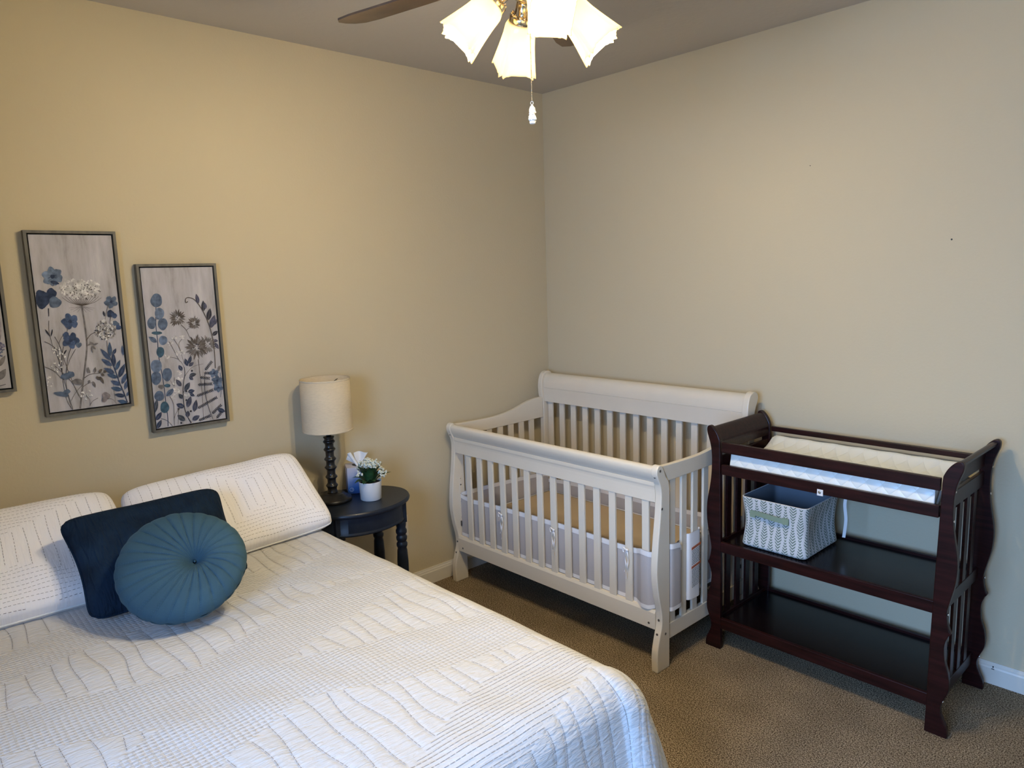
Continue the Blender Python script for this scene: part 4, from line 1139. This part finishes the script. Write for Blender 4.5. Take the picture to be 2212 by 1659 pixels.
# ---------------------------------------------------------------- framed prints
def hom(src, dst):
    A = []
    for (x, y), (u, v) in zip(src, dst):
        A.append([x, y, 1, 0, 0, 0, -u * x, -u * y]); A.append([0, 0, 0, x, y, 1, -v * x, -v * y])
    h = np.linalg.solve(np.array(A, float), np.array([c for uv in dst for c in uv], float)); return np.append(h, 1).reshape(3, 3)
class Art:
    """painted shapes in tracing units; self.H maps them to the canvas (0..1, 0..1 downwards)"""
    def __init__(s, corners, W_, H_):
        s.Hm = hom(corners, [(0, 0), (1, 0), (1, 1), (0, 1)]); s.W, s.Hh = W_, H_; s.v = []; s.f = []; s.c = []; s.n = 0
    def T(s, p):
        q = s.Hm @ np.array([p[0], p[1], 1.0]); return (q[0] / q[2], q[1] / q[2])
    def poly(s, pts, colr):
        uv = [s.T(p) for p in pts]
        uv = [(min(1, max(0, a_)), min(1, max(0, b_))) for a_, b_ in uv]
        o = len(s.v); dz = .0004 + s.n * 2.2e-6; s.n += 1
        s.v += [(dz, a_, b_) for a_, b_ in uv]; s.f.append(tuple(range(o, o + len(uv)))); s.c.append(colr)
    def stroke(s, pts, w_, colr, taper=True, n=5):
        P_ = smooth_path([(a_, b_, 0) for a_, b_ in pts], n); m_ = len(P_)
        for i in range(m_ - 1):
            d = (P_[i + 1] - P_[i]); d = Vector((-d.y, d.x, 0)).normalized() if d.length > 1e-6 else Vector((0, 1, 0))
            wa = w_ / 2 * (1 - (.5 * i / m_ if taper else 0)); wb_ = w_ / 2 * (1 - (.5 * (i + 1) / m_ if taper else 0))
            s.poly([tuple(P_[i] - d * wa)[:2], tuple(P_[i + 1] - d * wb_)[:2], tuple(P_[i + 1] + d * wb_)[:2], tuple(P_[i] + d * wa)[:2]], colr)
    def leaf(s, x0_, y0_, x1_, y1_, w_, colr, vein=None):
        dx, dy = x1_ - x0_, y1_ - y0_; L = math.hypot(dx, dy); nx, ny = -dy / L, dx / L; A_, B_ = [], []
        for i in range(9):
            f = i / 8; k_ = math.sin(PI * f ** .85) ** .9 * w_ / 2
            A_.append((x0_ + dx * f + nx * k_, y0_ + dy * f + ny * k_)); B_.append((x0_ + dx * f - nx * k_, y0_ + dy * f - ny * k_))
        s.poly(A_ + B_[::-1], colr)
        if vein: s.stroke([(x0_, y0_), (x1_, y1_)], 3, vein)
    def blob(s, cx, cy, rx, ry, rot_, colr, n=18, wob=.08, vein=None):
        r_ = random.Random(int(cx * 7 + cy)); ph_ = r_.uniform(0, 6); P_ = []
        for k in range(n):
            a_ = 2 * PI * k / n; q = 1 + wob * math.sin(3 * a_ + ph_) + wob * .6 * math.sin(5 * a_ + ph_ * 2)
            x, y = rx * q * math.cos(a_), ry * q * math.sin(a_)
            P_.append((cx + x * math.cos(rot_) - y * math.sin(rot_), cy + x * math.sin(rot_) + y * math.cos(rot_)))
        s.poly(P_, colr)
        if vein:
            s.stroke([(cx - rx * .8 * math.cos(rot_), cy - rx * .8 * math.sin(rot_)), (cx + rx * .8 * math.cos(rot_), cy + rx * .8 * math.sin(rot_))], 3, vein)
    def flower(s, cx, cy, R, colr, dark, petals=5, rot_=0, squash=.8):
        for k in range(petals):
            a_ = rot_ + 2 * PI * k / petals; fz = rnd.uniform(.7, 1.35); c2 = tuple(c * fz for c in colr)
            s.blob(cx + R * .55 * math.cos(a_), cy + R * .55 * squash * math.sin(a_), R * .50, R * .40, a_, c2)
        s.blob(cx, cy, R * .22, R * .2, 0, dark)
        for k in range(6):
            a_ = rnd.uniform(0, 6.28); s.stroke([(cx, cy), (cx + R * .5 * math.cos(a_), cy + R * .5 * squash * math.sin(a_))], 4, dark)
    def specks(s, cx, cy, rx, ry, n, cols, size):
        for k in range(n):
            a_ = rnd.uniform(0, 2 * PI); q = math.sqrt(rnd.random())
            s.blob(cx + rx * q * math.cos(a_), cy + ry * q * math.sin(a_), size * rnd.uniform(.5, 1.2), size * rnd.uniform(.5, 1.1), rnd.uniform(0, 3), rnd.choice(cols), n=6, wob=.2)
    def build(s, name, parent, y0_, z1_, x_, org):
        me = bpy.data.meshes.new(name)
        me.from_pydata([(x_ + dz - org[0], y0_ + u * s.W - org[1], z1_ - v * s.Hh - org[2]) for dz, u, v in s.v], [], s.f)
        at = me.color_attributes.new('paint', 'FLOAT_COLOR', 'CORNER'); cols = []
        for f, c in zip(s.f, s.c): cols += [(*c, 1.0)] * len(f)
        at.data.foreach_set('color', np.array(cols, np.float32).reshape(-1))
        return link(name, me, M_paint, parent, org)
def framed(label, y0_, y1_, z0_, z1_, corners=None):
    org = (0, (y0_ + y1_) / 2, (z0_ + z1_) / 2)
    t = thing('framed_print', label, 'picture', org, 'framed flower prints above the bed')
    fr_ = MB(); tt = .010; dp = .034
    fr_.box(.002, dp, y0_, y1_, z1_ - tt, z1_).box(.002, dp, y0_, y1_, z0_, z0_ + tt).box(.002, dp, y0_, y0_ + tt, z0_ + tt, z1_ - tt).box(.002, dp, y1_ - tt, y1_, z0_ + tt, z1_ - tt)
    obj('frame', fr_, M_frame, t, origin=org)
    obj('backing', MB().box(.003, .010, y0_ + tt, y1_ - tt, z0_ + tt, z1_ - tt), M_frameblack, t, origin=org)
    g = .005; a_ = (y0_ + tt + g, y1_ - tt - g, z0_ + tt + g, z1_ - tt - g)
    cv = obj('canvas', MB().box(.010, .028, *a_), M_canvas, t, origin=org)
    art = Art(corners, a_[1] - a_[0], a_[3] - a_[2]) if corners else None
    return t, cv, art, a_, org
NAVY, BLU, SKY, DK, BRN, GRY, PALE, PINKG, WHT = (.032, .045, .085), (.055, .080, .145), (.135, .175, .25), (.035, .035, .045), (.10, .082, .07), (.17, .155, .15), (.56, .54, .52), (.22, .19, .19), (.62, .60, .57)
TEAL, SLATE = (.048, .095, .135), (.095, .125, .18)

# middle print
t, cv, A, a_, org = framed('tall framed print of blue flowers and a white umbel, second from left', -2.702, -2.400, 1.213, 1.896, [(203, 86), (905, 90), (1048, 1452), (386, 1537)])
for p in ([(655, 670), (685, 870), (695, 1000), (680, 1150), (660, 1300), (635, 1500)],): A.stroke(p, 15, GRY, taper=False)
A.stroke([(690, 950), (730, 900), (785, 880)], 7, BRN); A.stroke([(672, 1255), (720, 1225), (800, 1215), (860, 1205)], 6, BRN); A.stroke([(655, 1330), (700, 1300), (740, 1290)], 5, BRN)
for k in range(15):
    x = 490 + 330 * k / 14; y = 600 - 45 * math.sin(PI * k / 14)
    A.stroke([(655, 668), ((655 + x) / 2 + (x - 655) * .12, 640 - 20 * math.sin(PI * k / 14)), (x, y)], 4.5, BRN)
for k in range(9):
    an = PI * (.05 + .9 * k / 8); A.stroke([(655, 672), (655 + 110 * math.cos(an), 680 + 45 * math.sin(an))], 3, GRY)
A.specks(645, 530, 175, 75, 190, [PALE, WHT, (.45, .42, .40), (.50, .48, .47)], 13); A.specks(560, 505, 80, 60, 40, [PALE, WHT], 12); A.specks(700, 500, 100, 50, 50, [WHT, PALE], 12)
A.specks(650, 555, 180, 65, 60, [GRY, BRN, PINKG], 7)
A.flower(410, 430, 85, SKY, NAVY, 6, .3, .8); A.leaf(390, 470, 470, 490, 30, NAVY); A.stroke([(425, 470), (413, 510)], 6, DK)
for (x, y, rx, ry) in ((325, 620, 62, 70), (400, 570, 42, 45), (430, 640, 52, 45), (310, 575, 40, 35)): A.blob(x, y, rx, ry, .2, NAVY if x < 420 else SLATE)
A.stroke([(375, 690), (378, 755)], 9, DK); A.stroke([(378, 790), (380, 880), (410, 1005)], 5, BRN); A.leaf(345, 860, 388, 920, 14, DK); A.leaf(408, 860, 395, 920, 12, DK)
A.stroke([(425, 920), (470, 1000), (520, 1150), (600, 1350), (640, 1420)], 5, BRN); A.stroke([(340, 960), (400, 990), (480, 1060), (500, 1150)], 4.5, BRN)
A.stroke([(420, 1010), (460, 1110), (510, 1300), (575, 1510)], 5, DK); A.stroke([(560, 1010), (530, 1120), (520, 1300), (560, 1500)], 5, BRN); A.stroke([(500, 1000), (485, 1080), (490, 1250), (520, 1420), (570, 1510)], 5, DK)
A.stroke([(340, 1165), (420, 1200), (470, 1250)], 4.5, BRN); A.stroke([(600, 1020), (545, 1120), (520, 1220)], 4, BRN); A.stroke([(430, 1160), (560, 1280), (630, 1400)], 4.5, BRN); A.stroke([(655, 1310), (600, 1370), (560, 1440)], 4, BRN)
A.leaf(525, 1025, 495, 1070, 14, DK)
A.flower(555, 795, 70, BLU, NAVY, 5, .6, .85); A.leaf(492, 790, 560, 850, 36, BLU); A.stroke([(537, 845), (525, 890)], 4, BRN); A.stroke([(500, 900), (465, 960), (470, 1010)], 4, BRN)
A.flower(560, 950, 72, BLU, NAVY, 5, .1, .8); A.blob(628, 985, 24, 20, 0, SLATE); A.blob(520, 905, 26, 24, 0, BLU)
A.flower(900, 635, 55, SLATE, NAVY, 5, .4, .85); A.stroke([(875, 660), (860, 720), (848, 780)], 4.5, BRN); A.leaf(833, 708, 846, 755, 16, DK)
A.blob(895, 730, 30, 30, .2, NAVY); A.blob(925, 745, 26, 20, .4, BLU); A.stroke([(895, 755), (888, 800)], 5, DK); A.blob(935, 815, 32, 26, .2, SLATE); A.blob(960, 840, 24, 20, .5, BLU)
A.specks(855, 860, 85, 80, 120, [WHT, PALE, GRY, (.36, .33, .31)], 11); A.specks(850, 870, 80, 75, 45, [BRN, DK], 6)
for an in (2.4, 2.7, 3.1, 3.4, 2.0): A.stroke([(800, 880), (800 + 45 * math.cos(an), 880 + 45 * math.sin(an))], 5, BRN)
A.stroke([(862, 950), (870, 1050), (905, 1250), (930, 1440)], 3.5, BRN)
for (x0_, y0_, x1_, y1_) in ((745, 965, 700, 990), (760, 985, 715, 960), (745, 1050, 730, 1000), (770, 1020, 735, 990), (790, 970, 750, 985)): A.leaf(x1_, y1_, x0_, y0_, 15, GRY)
for (x0_, y0_, x1_, y1_) in ((700, 1215, 705, 1165), (715, 1270, 705, 1300), (755, 1215, 765, 1165), (790, 1210, 820, 1180), (830, 1205, 860, 1195), (740, 1280, 765, 1330), (770, 1240, 800, 1270), (800, 1240, 835, 1300), (720, 1215, 690, 1170), (810, 1220, 840, 1235)): A.leaf(x0_, y0_, x1_, y1_, 24, GRY if x0_ < 770 else BRN)
A.stroke([(885, 1080), (930, 1190), (965, 1290), (1000, 1370), (1030, 1450)], 8, NAVY, taper=False)
for (x0_, y0_, x1_, y1_, w_) in ((890, 1080, 885, 960, 34), (895, 1110, 808, 1015, 34), (925, 1160, 910, 1040, 34), (915, 1060, 938, 1012, 26), (905, 1155, 815, 1098, 34), (935, 1190, 972, 1105, 32), (925, 1215, 835, 1172, 36), (950, 1250, 862, 1222, 32), (960, 1250, 1012, 1135, 42), (975, 1310, 890, 1275, 34), (985, 1300, 1027, 1210, 36), (985, 1350, 893, 1330, 36), (1010, 1345, 1035, 1265, 30), (1010, 1400, 922, 1385, 32), (1030, 1455, 945, 1435, 34), (1025, 1400, 1040, 1360, 18), (1000, 1070, 990, 985, 24)): A.leaf(x0_, y0_, x1_, y1_, w_, rnd.choice([NAVY, BLU, (.05, .085, .15)]), vein=SLATE)
A.blob(530, 1235, 60, 26, -.3, SLATE); A.blob(560, 1225, 30, 22, .5, SLATE); A.blob(615, 1285, 48, 24, .1, GRY); A.blob(480, 1385, 62, 18, .15, SLATE); A.blob(520, 1370, 36, 20, -.5, SLATE)
A.blob(850, 1400, 34, 32, 0, PINKG); A.blob(835, 1430, 20, 22, 0, PINKG); A.stroke([(860, 1420), (905, 1425), (940, 1460)], 3, BRN)
A.stroke([(670, 1385), (715, 1430), (715, 1480)], 3.5, BRN); A.stroke([(785, 1415), (740, 1440), (718, 1475)], 3.5, BRN)
A.specks(450, 1100, 60, 120, 30, [WHT, PALE], 9); A.specks(690, 1390, 60, 40, 18, [WHT], 9); A.specks(380, 1290, 25, 50, 10, [WHT], 9)
A.build('painted_flowers', t, a_[0], a_[3], .028, org)

# right print
t, cv, A, a_, org = framed('smaller framed print of round blue eucalyptus leaves, nearest the lamp', -2.339, -2.026, 1.091, 1.771, [(130, 138), (775, 130), (905, 1490), (288, 1583)])
A.stroke([(275, 480), (275, 650), (290, 780), (300, 920), (330, 1080), (350, 1200), (365, 1330), (385, 1480), (388, 1560)], 7, NAVY, taper=False)
for (x, y, rx, ry, c) in ((278, 430, 52, 62, SLATE), (306, 548, 42, 54, SKY), (237, 632, 38, 56, SLATE), (336, 642, 44, 54, SLATE), (284, 722, 48, 15, TEAL), (340, 788, 38, 42, SKY), (316, 893, 35, 48, TEAL), (280, 1020, 50, 60, SKY), (280, 1128, 46, 60, SLATE), (378, 1095, 43, 60, SLATE), (380, 1195, 28, 16, TEAL), (308, 1288, 44, 46, SLATE), (357, 1390, 40, 52, TEAL)): A.blob(x, y, rx, ry, 0, c, wob=.03, n=24); A.stroke([(x, y + ry * .85), (x + 4, y - ry * .8)], 3, tuple(q * .7 for q in c))
A.leaf(285, 805, 210, 755, 44, SLATE, vein=NAVY); A.leaf(370, 1290, 440, 1220, 48, SLATE, vein=NAVY); A.stroke([(275, 600), (300, 590)], 4, NAVY); A.blob(325, 1205, 28, 20, 0, GRY)
def mum(cx, cy, R, n=26, c=None):
    for k in range(n):
        an = 2 * PI * k / n + rnd.uniform(-.1, .1); r1 = R * rnd.uniform(.72, 1.05); r0 = R * rnd.uniform(.1, .35)
        A.leaf(cx + r0 * math.cos(an), cy + r0 * math.sin(an), cx + r1 * math.cos(an), cy + r1 * math.sin(an), R * .17, rnd.choice(c or [BRN, GRY, (.13, .11, .10)]))
    A.specks(cx, cy, R * .35, R * .3, 14, [PALE, DK, GRY], R * .06)
A.stroke([(500, 650), (545, 695), (580, 770)], 6, BRN); A.stroke([(545, 700), (580, 670)], 5, BRN); A.stroke([(655, 960), (670, 1080), (690, 1250), (705, 1490)], 6, BRN)
mum(465, 590, 85); mum(615, 635, 72); mum(735, 830, 95, 24, [(.20, .17, .16), GRY]); mum(640, 850, 115, 34)
A.stroke([(560, 440), (540, 450), (540, 415), (570, 405), (625, 430), (690, 520), (745, 640), (780, 760), (800, 900), (808, 1040)], 8, BRN, taper=False)
for (x0_, y0_, x1_, y1_, w_) in ((655, 460, 632, 370, 34), (700, 530, 695, 430, 38), (718, 510, 712, 450, 28), (740, 610, 760, 500, 46), (765, 680, 800, 560, 52), (780, 650, 820, 600, 40), (780, 745, 830, 705, 36), (790, 790, 832, 795, 26), (800, 810, 840, 870, 30)): A.leaf(x0_, y0_, x1_, y1_, w_, rnd.choice([(.06, .06, .10), (.08, .08, .12), DK]), vein=GRY)
A.stroke([(480, 960), (440, 945), (370, 935)], 4, BRN); A.stroke([(530, 1030), (500, 980), (480, 960), (395, 800)][::-1], 4, BRN); A.stroke([(515, 770), (480, 820), (500, 900), (530, 1000)], 4, BRN); A.stroke([(430, 770), (470, 830), (495, 890)], 4, BRN)
for (x, y) in ((440, 765), (515, 760), (400, 810), (375, 935), (470, 900), (510, 900), (480, 1080), (490, 1130), (465, 1230), (440, 1290), (560, 1280), (480, 1250), (450, 1170)): A.specks(x, y, 26, 18, 9, [WHT, PALE, (.5, .47, .45)], 10)
A.stroke([(595, 1530), (550, 1450), (525, 1340), (520, 1200), (535, 1100), (530, 1030)], 8, DK); A.stroke([(530, 1120), (570, 1060), (620, 1020), (700, 1000)], 4, BRN); A.stroke([(520, 1260), (560, 1200)], 4, DK)
for (x0_, y0_, x1_, y1_, w_) in ((560, 1020, 535, 950, 34), (570, 1000, 590, 925, 30), (570, 1020, 615, 985, 30), (510, 1060, 480, 1010, 34), (505, 1200, 455, 1140, 40), (535, 1240, 580, 1165, 44), (575, 1105, 640, 1090, 36), (575, 1110, 610, 1145, 30), (520, 1310, 480, 1270, 36), (530, 1390, 460, 1360, 46), (560, 1390, 590, 1290, 46), (565, 1250, 625, 1240, 36), (580, 1265, 625, 1290, 28), (560, 1480, 565, 1420, 40), (540, 1510, 470, 1460, 46), (620, 1430, 640, 1320, 44), (605, 1505, 670, 1465, 44), (265, 1440, 290, 1310, 40), (280, 1505, 330, 1430, 42), (290, 1580, 328, 1500, 38), (830, 1410, 900, 1430, 40)): A.leaf(x0_, y0_, x1_, y1_, w_, rnd.choice([NAVY, (.06, .065, .10), (.05, .06, .08)]), vein=GRY)
for (x, y) in ((598, 1062), (550, 1325), (548, 1245), (590, 1425), (505, 1530), (480, 1405)): A.blob(x, y, 9, 9, 0, DK)
A.stroke([(400, 1290), (435, 1360), (440, 1460), (445, 1560)], 4, BRN); A.stroke([(500, 1370), (455, 1450), (440, 1500)], 4, BRN); A.stroke([(325, 1490), (380, 1510), (430, 1560)], 4, DK); A.stroke([(480, 1400), (478, 1540)], 4, BRN); A.stroke([(440, 1120), (440, 1200), (400, 1140)], 3.5, BRN)
A.stroke([(715, 1080), (715, 1230), (745, 1380), (790, 1500)], 5, DK)
for (x0_, y0_, x1_, y1_) in ((715, 1060, 775, 980), (705, 1080, 760, 1085), (670, 1120, 750, 1130), (650, 1188, 770, 1180), (640, 1290, 785, 1235), (650, 1400, 825, 1300), (660, 1510, 765, 1465), (780, 1450, 860, 1370), (820, 1490, 865, 1435)):
    A.stroke([(x0_, y0_), (x1_, y1_)], 3, DK); L = math.hypot(x1_ - x0_, y1_ - y0_); ux, uy = (x1_ - x0_) / L, (y1_ - y0_) / L; d = 8
    while d < L:
        for sgn in (1, -1): A.leaf(x0_ + ux * d, y0_ + uy * d, x0_ + ux * (d + 12) - uy * 14 * sgn, y0_ + uy * (d + 12) + ux * 14 * sgn, 7, DK)
        d += 14
for (x, y, R) in ((795, 1085, 42), (825, 1150, 48), (835, 1215, 42)): A.flower(x, y, R, SLATE, NAVY, 5, rnd.uniform(0, 1), .8)
A.stroke([(850, 1080), (865, 1180), (855, 1300)], 5, SLATE); A.blob(840, 1040, 12, 26, .3, GRY)
A.build('painted_flowers', t, a_[0], a_[3], .028, org)

# left print, only its right edge is in the photograph
t, cv, A, a_, org = framed('framed print cut off by the left edge of the photo', -3.083, -2.781, 1.322, 2.005, [(0, 0), (302, 0), (302, 683), (0, 683)])
MAU, LIL = (.30, .26, .28), (.10, .10, .17)
for x, y, x2, y2, w_ in ((285, 430, 272, 300, 14), (288, 460, 282, 330, 12), (262, 460, 250, 350, 12), (280, 520, 296, 420, 12), (250, 640, 230, 590, 24), (262, 650, 292, 610, 24), (270, 600, 296, 560, 16), (240, 600, 215, 560, 16)): A.leaf(x, y, x2, y2, w_, rnd.choice([MAU, GRY, (.26, .24, .26)]))
A.stroke([(262, 680), (264, 600), (258, 540), (250, 470)], 3.5, PINKG)
for (x, y, R) in ((255, 500, 20), (275, 545, 20), (284, 525, 15), (235, 560, 18), (248, 530, 14)): A.specks(x, y, R, R, 24, [LIL, SLATE, (.16, .15, .22)], 4.5)
A.stroke([(245, 676), (285, 668)], 3, DK)
for k in range(14): A.leaf(20 + 14 * k, 640, 20 + 15 * k + rnd.uniform(-20, 20), 400 + rnd.uniform(-80, 120), 12, rnd.choice([GRY, MAU, SLATE]))
A.build('painted_flowers', t, a_[0], a_[3], .028, org)

# ---------------------------------------------------------------- ceiling fan with light kit
HUB = Vector((1.735, -1.802, 0))
fan = thing('ceiling_fan', 'ceiling fan with brown blades and four lit frosted glass shades', 'ceiling fan', (HUB.x, HUB.y, RH))
obj('canopy', MB().lathe([(.070, RH), (.068, RH - .02), (.045, RH - .055), (.018, RH - .065)], (HUB.x, HUB.y, 0), n=32), M_brass, fan)
obj('downrod', MB().lathe([(.012, RH - .06), (.012, 2.60)], (HUB.x, HUB.y, 0), n=16), M_brass, fan)
obj('motor_housing', MB().lathe([(.03, 2.61), (.09, 2.595), (.115, 2.56), (.118, 2.52), (.10, 2.485), (.075, 2.475), (.07, 2.455), (.06, 2.45)], (HUB.x, HUB.y, 0), n=40), M_brass, fan)
obj('light_fitter', MB().lathe([(.06, 2.452), (.062, 2.44), (.055, 2.425), (.05, 2.42), (.048, 2.395), (.03, 2.385), (.012, 2.378), (.010, 2.366), (.004, 2.36)], (HUB.x, HUB.y, 0), n=32), M_brass, fan)
ZB = 2.474
bl0 = None
for k in range(5):
    a_ = math.radians(193 + 72 * k)
    d = Vector((math.cos(a_), math.sin(a_), 0)); n2 = Vector((-d.y, d.x, 0)); mb = MB()
    out = [(.16, -.045), (.20, -.056), (.40, -.066), (.60, -.069), (.655, -.060), (.678, -.035), (.684, 0), (.678, .035), (.655, .060), (.60, .069), (.40, .066), (.20, .056), (.16, .045)]
    tilt = math.tan(math.radians(11))
    top_ = []; bot = []
    for (r_, s_) in out:
        p = HUB + d * r_ + n2 * s_; z = ZB - s_ * tilt
        top_.append((p.x, p.y, z + .003)); bot.append((p.x, p.y, z - .003))
    n = len(out); mb.add(top_ + bot, [tuple(range(n)), tuple(range(2 * n - 1, n - 1, -1))] + [(i, (i + 1) % n, n + (i + 1) % n, n + i) for i in range(n)])
    b_ = obj('blade', mb, M_blade, fan, origin=(HUB.x, HUB.y, ZB))
    im = MB()
    def q(r_, s_, z): p = HUB + d * r_ + n2 * s_; return (p.x, p.y, z)
    im.add([q(.07, -.016, 2.478), q(.07, .016, 2.478), q(.17, .03, ZB + .006), q(.17, -.03, ZB + .006), q(.07, -.016, 2.472), q(.07, .016, 2.472), q(.17, .03, ZB + .003), q(.17, -.03, ZB + .003)], [(0, 1, 2, 3), (7, 6, 5, 4), (0, 4, 5, 1), (1, 5, 6, 2), (2, 6, 7, 3), (3, 7, 4, 0)])
    obj('blade_iron', im, M_brass, b_, origin=(HUB.x, HUB.y, ZB))
# shades: neck and mouth points
def shade_mesh(neck, ax, rneck=.031, rmouth=.056, L=.130, n=112):
    G = []; ns = 22; e1 = ax.cross(Vector((0, 0, 1))).normalized(); e2 = ax.cross(e1)
    for side in (0, 1):
        for i in range(ns + 1):
            f = i / ns if side == 0 else 1 - i / ns
            r_ = rneck + (.041 - rneck) * min(1, f / .14) ** .6 + (rmouth - .041) * max(0, (f - .1) / .9) ** 1.7
            if side: r_ -= .003
            row = []
            for k in range(n):
                a = 2 * PI * k / n
                # a soft square that flares, pleats bunched at its four corners
                pw_ = 2 + 3.0 * f; sq = (abs(math.cos(a)) ** pw_ + abs(math.sin(a)) ** pw_) ** (-1 / pw_)
                c4_ = -math.cos(4 * a); pl = max(0, c4_) ** 2.5
                rip = .0045 * math.cos(28 * a) * pl * f ** 1.5
                rr_ = r_ * sq + rip
                zz = L * f + (.0045 * math.cos(28 * a) * pl + .008 * max(0, c4_)) * f ** 4
                row.append(tuple(Vector(neck) + e1 * rr_ * math.cos(a) + e2 * rr_ * math.sin(a) + ax * zz))
            G.append(row)
    return MB().grid(G, closed_v=True)
SH = [(46, .090, 2.372, .178, 2.270), (153, .094, 2.372, .186, 2.264), (230, .098, 2.384, .190, 2.294), (329, .094, 2.384, .188, 2.290)]
for i, (deg, r0, z0_, r1, z1_) in enumerate(SH):
    a_ = math.radians(deg); d = Vector((math.cos(a_), math.sin(a_), 0))
    neck = Vector((HUB.x, HUB.y, 0)) + d * r0 + Vector((0, 0, z0_)); mouth = Vector((HUB.x, HUB.y, 0)) + d * r1 + Vector((0, 0, z1_))
    ax = (mouth - neck).normalized()
    c0 = Vector((HUB.x, HUB.y, 2.408)) + d * .045
    arm = smooth_path([tuple(c0), tuple(c0 + d * .030 + Vector((0, 0, .016))), tuple(c0 + d * .044 + Vector((0, 0, .010))), tuple(neck - ax * .040)], 6)
    obj('arm', MB().tube(arm, .0065, 10), M_brass, fan)
    so = obj('socket', MB().lathe([(.012, -.050), (.020, -.046), (.0215, -.040), (.0215, -.012), (.030, -.010), (.0345, -.006), (.0345, .012), (.033, .014)], tuple(neck), axis=ax, n=28), M_brass, fan)
    bd = MB(); qq = Vector((0, 0, 1)).rotation_difference(ax)
    for k in range(14):
        a2 = 2 * PI * k / 14; bd.ball(tuple(neck + qq @ Vector((.029 * math.cos(a2), .029 * math.sin(a2), -.0115))), .0032, 8)
    obj('collar_beads', bd, M_brass, so)
    obj('glass_shade', shade_mesh(neck + ax * .004, ax), M_frost, fan)
    bc = neck + ax * .062
    obj('bulb', MB().lathe([(.010, -.045), (.012, -.030), (.024, -.010), (.0285, .012), (.024, .030), (.010, .041)], tuple(bc), axis=ax, n=20), M_bulb, fan)
    L_ = bpy.data.lights.new('bulb_light', 'POINT'); L_.energy = BULB_W; L_.color = BULB_COL; L_.shadow_soft_size = .018
    lo = bpy.data.objects.new('bulb_light', L_); col.objects.link(lo); lo.location = neck + ax * .122
# pull chain
c_top, c_bot = Vector((1.722, -1.796, 2.376)), Vector((1.745, -1.822, 2.136))
c_top = Vector((1.7445, -1.8215, 2.376)); c_bot = Vector((1.7445, -1.8215, 2.134))
pc = MB(); n = 66
for k in range(n): pc.ball(tuple(c_top.lerp(c_bot, k / (n - 1))), .00165, 6)
pc.tube([tuple(c_top), tuple(c_bot)], .0005, 4)
pch = obj('pull_chain', pc, M_brass, fan, origin=tuple(c_top), fixn=False); pch['kind'] = 'stuff'
orn = MB()
tor = [(1.7445 + .0035 * math.cos(t_) * .67, -1.8215 + .0035 * math.cos(t_) * .72, 2.127 + .0042 * math.sin(t_)) for t_ in np.linspace(0, 2 * PI, 14)]
orn.tube(tor, .0010, 6)
orn.lathe([(.0022, 2.122), (.006, 2.117), (.0085, 2.110), (.0085, 2.104), (.0062, 2.099), (.0085, 2.095), (.0105, 2.089), (.0108, 2.085), (.0075, 2.081), (.0078, 2.076), (.0060, 2.074)], (1.7445, -1.8215, 0), n=9, smooth=False)
for k in range(12):
    a2 = k * 2.4; orn.ball((1.7445 + .0078 * math.cos(a2), -1.8215 + .0078 * math.sin(a2), 2.112 - .0028 * k), .0028, 6)
o_ = obj('pull_pendant', orn, M_crystal, fan); o_['label'] = 'small pale moulded pendant on the pull chain'
